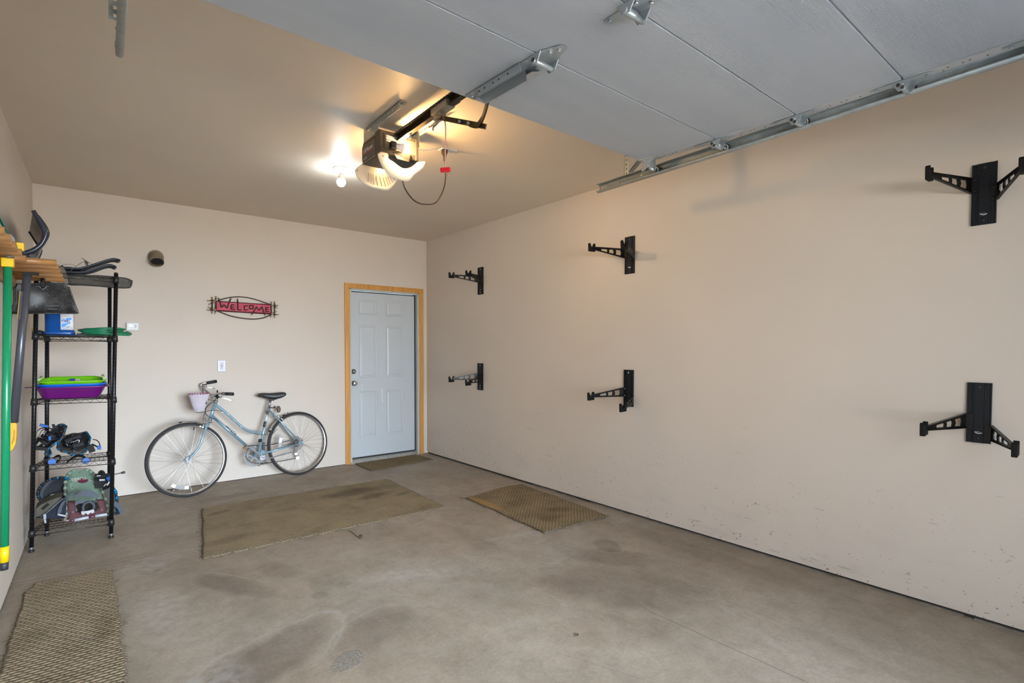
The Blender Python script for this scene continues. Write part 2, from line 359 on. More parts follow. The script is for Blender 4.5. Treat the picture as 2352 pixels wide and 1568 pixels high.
# ---------------------------------------------------------------- entry door
M_oak=mat('oak_casing',(.56,.27,.06),.42,noise=.16,nscale=5,stretch=(6,6,.6),coat=.2)
M_doorp=mat('door_paint',(.50,.535,.555),.34,bump=.05,bscale=40); M_jamb=mat('jamb_paint',(.46,.50,.50),.45); M_white=mat('caulk_white',(.80,.80,.78),.5)
M_chrome=mat('satin_chrome',(.62,.62,.63),.22,1.); M_black=mat('black_rubber',(.012,.012,.013),.6)
M_alu=mat('threshold_metal',(.50,.49,.45),.45,.6,noise=.15,nscale=30)
cw=.066
g=G()
for xa,xb in ((DX0-cw,DX0-.004),(DX1+.004,DX1+cw)):
    g.prism([(xa,-.018,0),(xb,-.018,0),(xb,0,0),(xa,0,0)],(0,0,DZ+cw if False else DZ))
g.prism([(DX0-cw,-.018,DZ+cw-.006),(DX1+cw,-.018,DZ+cw-.006),(DX1+cw,-.018,DZ),(DX0-cw,-.018,DZ)],(0,.018,0))
obj('trim_1',g,M_oak,kind='structure',bevel=.003,org=(DX0,0,0))
door=thing('door_1','grey blue six panel entry door with honey oak casing','door',(DX0,0,0)); door['kind']='structure'
g=G().bx(DX0-.004,DX0+.016,-.004,.12,0,DZ).bx(DX1-.016,DX1+.004,-.004,.12,0,DZ).bx(DX0-.004,DX1+.004,-.004,.12,DZ-.018,DZ+.004)
g.bx(DX0+.016,DX0+.026,.092,.12,0,DZ-.018).bx(DX1-.032,DX1-.016,.092,.12,0,DZ-.018)
obj('door_frame',g,M_jamb,door,bevel=.002)
g=G().bx(DX0-.006,DX0-.003,-.006,.0,.004,DZ+.003).bx(DX1+.003,DX1+.006,-.006,0,.004,DZ+.003); obj('caulk_bead',g,M_white,door)
g=G().bx(DX1-.032,DX1-.020,.045,.060,.05,DZ-.02).bx(DX0+.014,DX1-.02,.045,.060,DZ-.034,DZ-.022).bx(DX0+.016,DX1-.02,.05,.08,.040,.058); obj('weather_strip',g,M_black,door)
# slab with six moulded panels
SX0,SX1,SZ0,SZ1,SY=DX0+.016,DX1-.030,.056,DZ-.034,.050
cols=[(2.842,3.068),(3.190,3.420)]; rows=[(.288,.843),(1.012,1.642),(1.770,1.946)]
xs=[SX0]+[a for c in cols for a in c]+[SX1]; zs=[SZ0]+[a for c in rows for a in c]+[SZ1]; g=G()
for i in range(len(xs)-1):
    for k in range(len(zs)-1):
        x0,x1,z0,z1=xs[i],xs[i+1],zs[k],zs[k+1]
        if i%2==1 and k%2==1:
            rings=[(0,0),(.006,.006),(.016,.0075),(.030,.0015),(.034,0.001)]
            for (a,da),(b,db) in zip(rings[:-1],rings[1:]):
                A=[(x0+a,SY+da,z0+a),(x1-a,SY+da,z0+a),(x1-a,SY+da,z1-a),(x0+a,SY+da,z1-a)]; B=[(x0+b,SY+db,z0+b),(x1-b,SY+db,z0+b),(x1-b,SY+db,z1-b),(x0+b,SY+db,z1-b)]
                g._add(A+B,[(q,(q+1)%4,4+(q+1)%4,4+q) for q in range(4)],False)
            a,da=rings[-1]; g._add([(x0+a,SY+da,z0+a),(x1-a,SY+da,z0+a),(x1-a,SY+da,z1-a),(x0+a,SY+da,z1-a)],[(0,1,2,3)],False)
        else: g._add([(x0,SY,z0),(x1,SY,z0),(x1,SY,z1),(x0,SY,z1)],[(0,1,2,3)],False)
g.bx(SX0,SX1,SY+.012,SY+.04,SZ0,SZ1); g.bx(SX0,SX0+.001,SY,SY+.02,SZ0,SZ1).bx(SX1-.001,SX1,SY,SY+.02,SZ0,SZ1)
me=obj('door_leaf',g,M_doorp,door)
# pale scratches on the leaf
g=G()
for a,b,w in (((3.125,.87),(3.135,.70),.007),((2.868,.93),(2.882,.865),.003)): g.bar((a[0],SY-.0006,a[1]),(b[0],SY-.0006,b[1]),w,.001,(0,1,0))
obj('scratch_mark',g,M_white,me)
for nm,z,x in (('door_knob',.948,2.772),('deadbolt',1.088,2.768)):
    c=(x,SY,z); g=G()
    if nm=='door_knob': g.lathe([(0,-.058),(.018,-.058),(.026,-.052),(.0275,-.040),(.022,-.030),(.012,-.026),(.011,-.012),(.031,-.010),(.033,-.004),(.033,.004)],c,(0,1,0))
    else: g.lathe([(0,-.030),(.013,-.030),(.014,-.022),(.026,-.020),(.031,-.012),(.032,.004)],c,(0,1,0))
    obj(nm,g,M_chrome,door)
g=G(); g.prism([(DX0-.004,-.028,0),(DX0-.004,-.028,.004),(DX0-.004,.03,.032),(DX0-.004,.05,.040),(DX0-.004,.12,.040),(DX0-.004,.12,0)],(DX1-DX0+.008,0,0)); obj('threshold',g,M_alu,door)
g=G().cyl((2.640,-.012,.165),(2.640,0,.165),.010); 
# ---------------------------------------------------------------- light
wd=bpy.data.worlds.new('sky'); scene.world=wd; wd.use_nodes=True; wt=wd.node_tree; bg=wt.nodes['Background']
# hazy daylight: even sky with an added bright lobe facing the opening to lift the back wall
tcw=_n(wt,'ShaderNodeTexCoord'); dt=_n(wt,'ShaderNodeVectorMath',operation='DOT_PRODUCT'); dt.inputs[1].default_value=V((.17,-.975,.10)).normalized()
wt.links.new(tcw.outputs['Generated'],dt.inputs[0])
mx=_n(wt,'ShaderNodeMath',operation='MAXIMUM'); mx.inputs[1].default_value=0; wt.links.new(dt.outputs['Value'],mx.inputs[0])
pw=_n(wt,'ShaderNodeMath',operation='POWER'); pw.inputs[1].default_value=GLN; wt.links.new(mx.outputs[0],pw.inputs[0])
ml=_n(wt,'ShaderNodeMath',operation='MULTIPLY_ADD'); ml.inputs[1].default_value=GLK; ml.inputs[2].default_value=SKY; wt.links.new(pw.outputs[0],ml.inputs[0])
wt.links.new(ml.outputs[0],bg.inputs[1]); bg.inputs[0].default_value=(.72,.85,1.0,1)
la=bpy.data.lights.new('portal','AREA'); la.shape='RECTANGLE'; la.size=OX1-OX0; la.size_y=OZ; la.cycles.is_portal=True
lo=bpy.data.objects.new('portal',la); C.objects.link(lo); lo.location=((OX0+OX1)/2,YF-.16,OZ/2); lo.rotation_euler=(PI/2,0,0)
sl=bpy.data.lights.new('sun','SUN'); sl.energy=SUN; sl.angle=.01; sl.color=(1,.96,.90); so_=bpy.data.objects.new('sun',sl); C.objects.link(so_)
so_.rotation_euler=V((.06,-.88,-.46)).to_track_quat('-Z','Y').to_euler()      # from behind the house on to the driveway
scene.view_settings.view_transform='Standard'; scene.view_settings.look='None'; scene.view_settings.exposure=EXPO; scene.view_settings.gamma=1
scene.view_settings.use_curve_mapping=False
scene.cycles.caustics_reflective=False; scene.cycles.caustics_refractive=False; scene.cycles.glossy_bounces=3; scene.cycles.transmission_bounces=4; scene.cycles.max_bounces=8; scene.cycles.adaptive_threshold=.018
# ---------------------------------------------------------------- overhead door
M_zinc=mat('galvanized',(.36,.40,.40),.42,.35,noise=.14,nscale=30)
M_zincb=mat('galvanized_bright',(.44,.49,.52),.30,.6)
M_blackm=mat('black_metal',(.016,.015,.014),.38,spec=.5)
n=NT('door_skin',.45)
v=n.map((.9,9,1)); nz=n.noise(2.2,vec=v,det=6,rough=.6,dist=.6)
wv=_n(n.t,'ShaderNodeTexWave'); wv.wave_type='BANDS'; wv.bands_direction='Y'; wv.inputs['Scale'].default_value=21; wv.inputs['Distortion'].default_value=30; wv.inputs['Detail'].default_value=3; wv.inputs['Detail Scale'].default_value=.9
n.L(n.map((.55,4.2,1)),wv.inputs['Vector'])
cf=n.ramp(n.noise(1.4,vec=n.map((.5,3,1)),det=5),[(.3,0.),(.7,1.)])
n.L(n.mix(cf,(.39,.425,.475),(.46,.49,.53)),n.b.inputs['Base Color'])
hh=n.math('ADD',n.math('MULTIPLY',wv.outputs['Fac'],n.ramp(n.noise(1.7,vec=n.map((.7,2.5,1)),det=2),[(.47,0.),(.62,1.)])),n.math('MULTIPLY',nz,.9))
hh=n.math('ADD',hh,n.math('MULTIPLY',n.noise(38,vec=n.map((.35,2.6,1)),det=3),.9))
n.bump(hh,.40,.0028); M_skin=n.m
M_stile=mat('end_stile_paint',(.50,.51,.52),.4,.2)
DYS=[-3.933,-4.419,-4.819,-5.231,-5.640,-6.06]; DZS=[2.493,2.472,2.462,2.463,2.464,2.466]
DXL,DXR=.555,2.963
def dxr(y): return DXR-RWS*(y+3.933)*.9
gd=thing('garage_door','white wood grained sectional garage door raised flat under the ceiling','garage door',(1.77,DYS[0],2.49))
for i in range(5):
    y0,y1,z0,z1=DYS[i],DYS[i+1],DZS[i],DZS[i+1]; ga=.0022
    x0,x1=DXL,dxr(y0); x2=dxr(y1); g=G()
    A=[(x0,y0-ga,z0),(x1,y0-ga,z0),(x2,y1+ga,z1),(x0,y1+ga,z1)]
    B=[(a,b,c+.045) for a,b,c in A]; g._add(A+B,[(0,1,2,3),(4,5,6,7),(0,1,5,4),(1,2,6,5),(2,3,7,6),(3,0,4,7)],False)
    o=obj('door_section',g,M_skin,gd,bevel=.003)
    g=G(); g.prism([(x1+.0005,y0-.004,z0-.004),(x1+.056,y0-.004,z0-.004),(x2+.056,y1+.004,z1-.004),(x2+.0005,y1+.004,z1-.004)],(0,0,.046))
    st=obj('end_stile',g,M_stile,o)
    g=G()
    for q in (.12,.2,.34,.45,.5,.62,.74,.86):
        y=y0+(y1-y0)*q; x=x1+(x2-x1)*q+.016+.02*((q*37)%1); z=z0+(z1-z0)*q-.004; g.cyl((x,y,z-.0006),(x,y,z+.001),.0035,seg=8)
    for q in (.3,.8):
        y=y0+(y1-y0)*q; x=x1+(x2-x1)*q+.045; z=z0+(z1-z0)*q-.004; g.cyl((x,y,z-.0006),(x,y,z+.001),.003,seg=8)
    obj('stile_hole',g,M_gap,o)
# pale tongue showing in the joints
g=G()
for y,z in list(zip(DYS,DZS))[1:5]: g.bx(DXL,dxr(y),y-.0045,y+.0045,z+.006,z+.03)
obj('joint_tongue',g,M_skin,gd)
def screw(g,c,ax,r=.007,h=.006):
    c=V(c);ax=V(ax); g.cyl(c,c+ax*.0015,r*1.35,seg=12); g.cyl(c+ax*.0015,c+ax*h,r,seg=6)
DN=(0,0,-1); M_por0=mat('nylon_ring',(.70,.70,.68),.4)
# roller hinges at the right end of every joint + the top roller bracket
def roller(parent,x,y,z):
    g=G(); g.cyl((x-.075,y,z),(x,y,z),.0055,seg=10); g.lathe([(.0,-.008),(.009,-.008),(.010,-.004),(.010,.004),(.0,.008)],(x,y,z),(1,0,0)); 
    g2=G(); g2.lathe([(.009,-.007),(.021,-.007),(.0235,-.003),(.0235,.003),(.021,.007),(.009,.007)],(x,y,z),(1,0,0),24)
    obj('roller',g2,M_black,parent); g3=G(); g3.tube([(x-.0085,y+.0165*math.cos(a),z+.0165*math.sin(a)) for a in [2*PI*i/20 for i in range(20)]],.0022,6,True); obj('roller_ring',g3,M_por0,parent); obj('roller_axle',g,M_zincb,parent)
TX=3.10
def tz(y): return 2.452 if y>-4.6 else 2.452+(-4.6-y)*.010
for k in (1,2,3,4):
    y,z=DYS[k],DZS[k]-.006; x=dxr(y)+.030
    g=G()
    g.prism([(x-.028,y+.012,z),(x+.022,y+.012,z),(x+.010,y+.085,z),(x-.016,y+.115,z),(x-.024,y+.085,z)],(0,0,-.0025))
    g.prism([(x-.028,y-.012,z),(x+.024,y-.012,z),(x+.020,y-.070,z),(x-.006,y-.100,z),(x-.022,y-.070,z)],(0,0,-.0025))
    # side cheeks that carry the tube
    g.prism([(x-.026,y+.036,z),(x-.026,y-.034,z),(x-.026,y-.018,z-.040),(x-.026,y+.014,z-.040)],(.003,0,0))
    g.prism([(x+.020,y+.014,z),(x+.020,y-.046,z),(x+.020,y-.020,z-.040),(x+.020,y+.010,z-.034)],(.003,0,0))
    g.cyl((x-.030,y-.002,z-.030),(x+.042,y-.002,z-.030),.0095,seg=14); g.cyl((x-.030,y+.004,z-.013),(x+.024,y+.004,z-.013),.008,seg=12)
    for c in ((x-.014,y+.090,z-.0025),(x-.004,y-.078,z-.0025),(x,y+.03,z-.0025)): screw(g,c,DN)
    h=obj('hinge',g,M_zincb,gd); g=G(); g.cyl((x-.0315,y+.013,z-.016),(x-.0295,y+.013,z-.016),.0068,seg=12).cyl((x-.0325,y-.002,z-.030),(x-.0305,y-.002,z-.030),.0066,seg=12); obj('bracket_hole',g,mat('bore_dark',(.05,.03,.02),.7),h); roller(h,TX-.010,y-.002,tz(y)-.004)
y=-3.985; x=dxr(y)+.03; z=2.486
g=G(); g.prism([(x-.028,y+.03,z),(x+.022,y+.03,z),(x+.022,y-.085,z),(x-.028,y-.085,z)],(0,0,-.003))
g.prism([(x-.02,y+.010,z),(x-.02,y-.06,z),(x+.008,y+.035,z-.05),(x+.008,y+.055,z-.05)],(.004,0,0))
a=V((x+.006,y-.03,z-.003)); b=V((x+.060,y+.008,z-.036)); g.bar(a,b,.036,.004,(0,0,1)); g.bar(a+V((0,.018,-.003)),b+V((0,.018,-.003)),.003,.010); g.bar(a+V((0,-.018,-.003)),b+V((0,-.018,-.003)),.003,.010)
g.cyl(b+V((-.03,0,-.004)),b+V((.03,0,-.004)),.010,seg=12)
for c in ((x-.016,y+.018,z-.003),(x+.012,y-.075,z-.003),(x+.01,y-.03,z-.006)): screw(g,c,DN)
h=obj('top_roller_bracket',g,M_zincb,gd); roller(h,TX-.010,b.y,tz(b.y)-.004)
# centre hinges
for k,xc in ((2,1.787),(3,1.79),(4,1.79)):
    y,z=DYS[k],DZS[k]-.0; g=G()
    g.prism([(xc-.030,y+.004,z),(xc+.045,y+.004,z),(xc-.002,y+.105,z),(xc-.024,y+.100,z)],(0,0,-.003))
    g.prism([(xc-.045,y-.010,z),(xc+.045,y-.010,z),(xc+.030,y-.095,z),(xc+.002,y-.110,z),(xc-.030,y-.095,z)],(0,0,-.003))
    for sx in (-.043,.036): g.prism([(xc+sx,y+.030,z),(xc+sx,y-.045,z),(xc+sx,y-.022,z-.036),(xc+sx,y+.010,z-.036)],(.004,0,0))
    g.cyl((xc-.050,y-.004,z-.026),(xc+.050,y-.004,z-.026),.0105,seg=16)
    for c in ((xc-.016,y+.082,z-.003),(xc-.01,y-.085,z-.003),(xc+.018,y-.06,z-.003),(xc-.02,y-.03,z-.003)): screw(g,c,DN,.008,.009)
    obj('centre_hinge',g,M_zincb,gd)
# operator bracket running from the door's edge to the first joint
g=G(); xb=1.765; za,zb=2.490,2.470
def bz(y): return za+(zb-za)*((y-DYS[0])/(DYS[1]-DYS[0]))
P=lambda x,y,dz=0:(x,y,bz(y)+dz)
g.prism([P(xb-.052,-3.955),P(xb-.006,-3.945),P(xb+.004,-4.0),P(xb+.004,-4.33),P(xb-.052,-4.33),P(xb-.052,-4.02)],(0,0,-.003))
g._add([P(xb-.052,-4.05,0),P(xb-.052,-4.33,0),P(xb-.052,-4.34,-.036),P(xb-.052,-4.05,-.036),P(xb-.049,-4.05,0),P(xb-.049,-4.33,0),P(xb-.049,-4.34,-.036),P(xb-.049,-4.05,-.036)],[(0,1,2,3),(4,5,6,7),(0,1,5,4),(1,2,6,5),(2,3,7,6),(3,0,4,7)],False)
g._add([P(xb+.004,-3.98,0),P(xb+.004,-4.30,0),P(xb+.004,-4.31,-.045),P(xb+.004,-4.03,-.045),P(xb+.007,-3.98,0),P(xb+.007,-4.30,0),P(xb+.007,-4.31,-.045),P(xb+.007,-4.03,-.045)],[(0,1,2,3),(4,5,6,7),(0,1,5,4),(1,2,6,5),(2,3,7,6),(3,0,4,7)],False)
g.prism([P(xb+.004,-4.20,-.02),P(xb+.052,-4.20,-.004),P(xb+.052,-4.34,-.004),P(xb+.004,-4.34,-.02)],(0,0,-.003))
g.prism([P(xb-.045,-4.33),P(xb+.045,-4.33),P(xb+.045,-4.45),P(xb+.012,-4.525),P(xb-.014,-4.53),P(xb-.045,-4.45)],(0,0,-.003))
for sx in (-.047,.044): g.prism([(xb+sx,-4.37,2.472),(xb+sx,-4.45,2.470),(xb+sx,-4.43,2.434),(xb+sx,-4.395,2.434)],(.004,0,0))
g.cyl((xb-.052,-4.412,2.446),(xb+.052,-4.412,2.446),.0105,seg=16)
for yy,dx in ((-3.975,-.03),(-4.03,-.03),(-4.22,-.028),(-4.36,.02),(-4.47,-.016),(-4.50,.0),(-4.12,-.03)): screw(g,P(xb+dx,yy,-.003),DN,.008,.009)
for yy in (-4.07,-4.15,-4.2): g.cyl((xb+.0075,yy,bz(yy)-.028),(xb+.034,yy,bz(yy)-.028),.0045,seg=8)
ob=obj('operator_bracket',g,M_zincb,gd,bevel=.0008)
g=G()
for yy in (-4.06,-4.10,-4.16,-4.20,-4.26): g.cyl((xb-.0527,yy,bz(yy)-.018),(xb-.0515,yy,bz(yy)-.018),.0042,seg=8)
g.cyl((xb-.0475,-4.412,2.448),(xb-.0535,-4.412,2.448),.008,seg=10)
obj('bracket_hole',g,M_gap,ob)
# ---------------------------------------------------------------- tracks
def track(name,label,x,ye,y_end,side,loc):
    t=thing(name,label,'track',loc); g=G(); s=side   # web on the wall side (s=+1), mouth to the door
    pr=[(-.024,.024),(-.020,.028),(-.004,.028),(.006,.024),(.009,.018),(.009,-.018),(.005,-.026),(-.008,-.029),(-.018,-.027),(-.024,-.018)]
    kk=1. if s>0 else .68
    def P(q,y): return V((x+s*q[0]*kk,y,tz(y)+q[1]*kk))
    ys=[ye,-4.6,y_end]
    g.grid(lambda u,v:P(pr[min(int(u*9+.5),9)],ys[int(v*2+.5)]),9,2)
    o=obj('track_channel',g,M_zinc,t,solid=.0025)
    g=G()
    for y in (ye-.03,ye-.055,ye-.16,ye-.35,ye-.62,-4.7,-5.15,-5.6): g.cyl((x+s*.0075,y,tz(y)+.004),(x+s*.0098,y,tz(y)+.004),.005,seg=10)
    obj('bolt',g,M_zincb,o)
    return t
tr=track('door_track','long galvanized roller track beside the raised garage door near the bare wall',TX,-3.50,-6.30,1,(TX,-3.50,2.45))
def angle(g,a,b,w=.032,t=.003,n1=(1,0,0),n2=(0,0,-1)):
    """perforated angle iron a->b with flanges along n1 and n2 (slots cut through as separate strips)"""
    a=V(a);b=V(b);d=(b-a);L=d.length;d.normalize(); n1=V(n1);n2=V(n2)
    k=max(2,int(L/.026)); 
    for n_,o_ in ((n1,n2),(n2,n1)):
        def q(s,u): return a+d*s+n_*u
        e=o_*t
        for u0,u1 in ((0,w*.36),(w*.66,w)):
            g.prism([q(0,u0),q(L,u0),q(L,u1),q(0,u1)],e)
        st=L/k
        for i in range(k+1):
            s0=max(0,i*st-st*.26); s1=min(L,i*st+st*.26)
            g.prism([q(s0,w*.36),q(s1,w*.36),q(s1,w*.66),q(s0,w*.66)],e)
g=G(); angle(g,(TX+.005,-3.715,tz(-3.7)+.03),(TX+.005,-3.715,H),.036,.003,(1,0,0),(0,-1,0)); obj('hanger_angle',g,M_zinc,tr)
g=G(); angle(g,(TX+.008,-3.74,tz(-3.7)+.05),(TX+.20,-3.80,H),.030,.003,(0,-1,0),(.8,0,-.6)); obj('brace_angle',g,M_zinc,tr)
g=G(); g.bx(TX+.012,TX+.016,-6.3,-3.85,2.436,2.472); obj('stiffener',g,M_zinc,tr)
g=G(); angle(g,(TX+.03,-6.0,2.48),(TX+.03,-6.0,H),.03,.003,(1,0,0),(0,-1,0)); obj('hanger_angle',g,M_zinc,tr)
# left-hand track: only its end shows at the top of the picture
trl=track('door_track','short visible end of the galvanized track above the tool corner',.492,-3.49,-6.30,-1,(.492,-3.49,2.45))
g=G(); angle(g,(.499,-3.735,tz(-3.7)-.012),(.499,-3.735,H),.036,.003,(-1,0,0),(0,-1,0)); obj('hanger_angle',g,M_zinc,trl)
g=G(); angle(g,(.499,-3.80,2.52),(.499,-4.35,2.62),.034,.003,(-1,0,0),(0,0,-1)); obj('brace_angle',g,M_zinc,trl)
# ---------------------------------------------------------------- opener
M_op=mat('opener_housing',(.040,.036,.030),.42,.35); M_opl=mat('opener_label',(.050,.046,.040),.35)
M_lens=mat('lens_plastic',(.66,.62,.54),.5)
M_bulbw=mat('bulb_warm',(1,.9,.7),.4,emit=(1.,.60,.24),estr=BW); M_bulbr=mat('bulb_warm_rear',(1,.9,.7),.4,emit=(1.,.60,.24),estr=BW*.6); M_bulbc=mat('bulb_cool',(1,1,1),.4,emit=(.86,.94,1.),estr=BC)
M_por=mat('white_plastic',(.74,.74,.73),.4); M_let=mat('letter_grey',(.62,.60,.55),.5); M_red=mat('red_print',(.75,.07,.05),.5)
M_wht=mat('print_white',(.85,.85,.83),.5)
op=thing('garage_door_opener','dark ceiling mounted garage door opener with open lamp covers and lit bulb','garage door opener',(1.86,-2.86,2.66))
BX0,BX1,BY0,BY1,BZ0,BZ1=1.738,1.985,-3.0,-2.735,2.518,2.655
g=G()
pr=[(BY0,BZ1),(BY0,BZ0+.012),(BY0+.02,BZ0),(BY1-.02,BZ0),(BY1,BZ0+.030),(BY1,BZ1-.03),(BY1-.02,BZ1)]
g.prism([(BX0,y,z) for y,z in pr],(BX1-BX0,0,0))
g.bx(BX0-.005,BX0+.012,BY0-.008,BY0+.055,BZ0-.006,BZ1+.004)
g.bx(BX1-.012,BX1+.005,BY0-.008,BY0+.055,BZ0+.01,BZ1+.002)
g.bx(BX0,BX1,BY0-.004,BY0,BZ1-.012,BZ1+.006)
g.prism([(BX0+.08,BY0-.002,BZ0+.026),(BX0+.11,BY0-.026,BZ0+.034),(BX0+.19,BY0-.026,BZ0+.030),(BX0+.215,BY0-.002,BZ0+.024),(BX0+.19,BY0-.002,BZ0-.008),(BX0+.11,BY0-.002,BZ0-.008)],(0,.01,0))
body=obj('motor_housing',g,M_op,op,bevel=.004)
g=G(); g.bx(BX0-.0035,BX0-.001,BY0+.060,BY1-.018,BZ0+.012,BZ1-.022); lab=obj('side_label',g,M_opl,body)
g=G(); g.bx(BX0-.004,BX0,BY0+.02,BY1-.012,BZ0+.003,BZ0+.009).bx(BX0-.004,BX0,BY0+.02,BY1-.03,BZ1-.014,BZ1-.010); obj('housing_trim',g,mat('gold_grey_edge',(.30,.26,.18),.4,.5),body)
Mt=Matrix(((0,0,-1,BX0-.0035),(-1,0,0,BY1-.030),(0,1,0,BZ0+.066),(0,0,0,1)))
def tm(y,z,x=BX0-.0040): return Matrix(((0,0,-1,x),(-1,0,0,y),(0,1,0,z),(0,0,0,1)))
obj('label_lettering',text_mesh('LiftMaster',.036,tm(BY1-.026,BZ0+.064),shear=.15),M_let,body)
g=G(); g.bx(BX0-.0045,BX0-.0035,BY0+.068,BY1-.026,BZ0+.0535,BZ0+.0565); obj('label_stripe',g,M_red,body)
obj('power_rating_lettering',text_mesh('1/2 HP',.020,tm(BY1-.030,BZ0+.022)),M_let,body)
# warning print on the lamp side
def fm(x,z): return Matrix(((1,0,0,x),(0,0,-1,BY0-.0045),(0,1,0,z),(0,0,0,1)))
g=G(); g.bx(BX0+.030,BX1-.008,BY0-.0035,BY0-.001,BZ0+.038,BZ1-.014); pl=obj('warning_label',g,M_opl,body)
g=G()
for i,(z,wd_,h) in enumerate(((.116,.068,.0016),(.112,.060,.0012),(.108,.064,.0012),(.101,.075,.0038),(.094,.075,.0038),(.088,.07,.0012),(.085,.05,.0012),(.082,.04,.0012))):
    g.bx(BX0+.040,BX0+.040+wd_,BY0-.0045,BY0-.0035,BZ0+z,BZ0+z+h)
g.bx(BX0+.122,BX0+.172,BY0-.0045,BY0-.0035,BZ0+.108,BZ0+.110).bx(BX0+.126,BX0+.168,BY0-.0045,BY0-.0035,BZ0+.104,BZ0+.1052)
for xc in (.130,.153):
    g.tube([(BX0+xc+.0105*math.cos(a),BY0-.0045,BZ0+.088+.0105*math.sin(a)) for a in [2*PI*i/20 for i in range(20)]],.0010,6,True)
    g.bar((BX0+xc-.007,BY0-.0045,BZ0+.094),(BX0+xc+.007,BY0-.0045,BZ0+.082),.0016,.001,(0,1,0)); g.bx(BX0+xc-.003,BX0+xc+.003,BY0-.0045,BY0-.0035,BZ0+.083,BZ0+.093)
for k in range(5): g.bx(BX0+.175+k*.0045,BX0+.1775+k*.0045,BY0-.0045,BY0-.0035,BZ0+.092,BZ0+.108-.002*(k%2))
obj('warning_print',g,M_wht,body)
# bulb fittings (front and rear)
def bulb(yc,xs,zc,parent,mb):
    g=G(); g.box((xs+.010,yc,zc-.003),(.034,.036,.042)); s=obj('lamp_socket',g,M_blackm,parent,bevel=.004)
    g=G(); g.lathe([(.010,0),(.0135,.006),(.0155,.012),(.026,.046),(.0275,.052)],(xs+.026,yc,zc),(1,.0,.02)); b=obj('bulb_base',g,mat('bulb_collar',(.62,.62,.66),.45),s)
    g=G(); pr=[(.0275,.052)]+[(.0300*math.cos(a)+.0,.060+.030*math.sin(a)) for a in [-.15,.15,.45,.75,1.05,1.3,1.5]]+[(0,.0902)]
    g.lathe(pr,(xs+.026,yc,zc),(1,.0,.02)); obj('bulb_globe',g,mb,s)
bulb(BY0-.040,BX0+.056,BZ0+.052,op,M_bulbw); bulb(BY1+.040,BX0+.056,BZ0+.050,op,M_bulbr)
# hinged lamp covers: curved shells hanging open at both ends
def lens(poly_px,yat,parent,slots,bul):
    """crescent cover; poly_px in crop pixels: outer run then inner run, left to right"""
    out,inn=poly_px; f=lambda q,y: at(760+q[0]/5.2275,180+q[1]/5.2275,'y',y)
    n=24
    def run(pts,t):
        t*=len(pts)-1; i=min(int(t),len(pts)-2); a=t-i; return (pts[i][0]*(1-a)+pts[i+1][0]*a,pts[i][1]*(1-a)+pts[i+1][1]*a)
    so=smooth_path([(p[0],p[1],0) for p in out],10); si=smooth_path([(p[0],p[1],0) for p in inn],10)
    g=G()
    def fn(u,v):
        a=run(so,u); b=run(si,u); q=(b[0]*(1-v)+a[0]*v,b[1]*(1-v)+a[1]*v)
        y=yat-bul*(math.sin(PI*v*.5)*math.sin(PI*(.12+.76*u)))-(.10*u*(1 if bul>0 else -1)*.35)
        return f(q,y)
    g.grid(fn,36,10); o=obj('lamp_cover',g,M_lens,parent,solid=.0025)
    if slots:
        g=G()
        for q in slots:
            a=fn(q,.38);b=fn(q,.82); off=V((-.0022,-.0022,-.001)); g.bar(a+off,b+off,.0028,.002,(0,1,0))
        obj('vent_slot',g,mat('slot_shadow',(.30,.24,.17),.8),o)
    g=G()
    for q,vv in ((.10,.45),(.90,.35)):
        a=fn(q,vv); g.box(a+V((-.002,-.003,0)),(.004,.003,.010))
    obj('clip_slot',g,mat('slot_brown',(.25,.16,.08),.8),o)
lens(([(556,905),(585,1000),(640,1100),(730,1185),(850,1226),(945,1226),(1010,1150),(1110,1075),(1133,1002)],[(600,880),(680,905),(690,960),(745,1000),(850,1075),(925,1082),(975,1070),(1040,1012),(1120,1000)]),BY0-.012,op,None,.06)
lens(([(288,1105),(310,1180),(370,1245),(460,1300),(560,1332),(680,1347),(745,1295),(800,1215),(812,1180)],[(310,1075),(350,1045),(400,1018),(470,1030),(520,1050),(600,1082),(670,1110),(740,1150),(800,1170)]),BY1+.02,op,[.36+.052*k for k in range(10)],-.05)
# ceiling irons
for x0 in (1.745,2.015):
    g=G(); s=1 if x0<1.9 else -1
    angle(g,(x0,-2.80,2.738),(x0,-3.25,2.738),.042,.003,(1 if s>0 else -1,0,0),(0,0,-1))
    g.bx(x0-.002,x0+.002,-2.97,-2.75,2.63,2.705).bx(x0-.002,x0+.002,-2.80,-2.75,2.70,2.738)
    ir=obj('mounting_iron',g,M_zinc,op)
    g=G(); screw(g,(x0+s*.02,-3.23,2.733),DN,.006,.010); screw(g,(x0+s*.02,-2.79,2.733),DN,.006,.012); obj('lag_screw',g,M_zincb,ir)
# rail with chain, trolley and arm
RZ=2.655; RX=1.857
g=G(); g.bx(RX-.024,RX+.024,-6.35,-2.95,RZ-.004,RZ).bx(RX-.003,RX+.003,-6.35,-2.95,RZ-.036,RZ-.004).bx(RX-.014,RX+.014,-6.35,-2.95,RZ-.040,RZ-.036)
rail=obj('rail',g,mat('rail_bronze',(.07,.055,.035),.35,.7),op)
g=G(); y=-3.02; k=0
while y>-5.2:
    g.box((RX-.030,y,RZ-.006),(.006 if k%2 else .009,.011,.010)); y-=.0135; k+=1
obj('drive_chain',g,M_blackm,rail)
g=G(); g.cyl((RX+.012,-3.13,RZ-.05),(RX+.012,-3.13,RZ),.004,seg=8); g.sph((RX+.012,-3.13,RZ-.052),.009,seg=10).sph((RX+.012,-3.13,RZ-.028),.008,seg=10); obj('chain_bolt',g,M_zincb,rail)
ty=-3.50
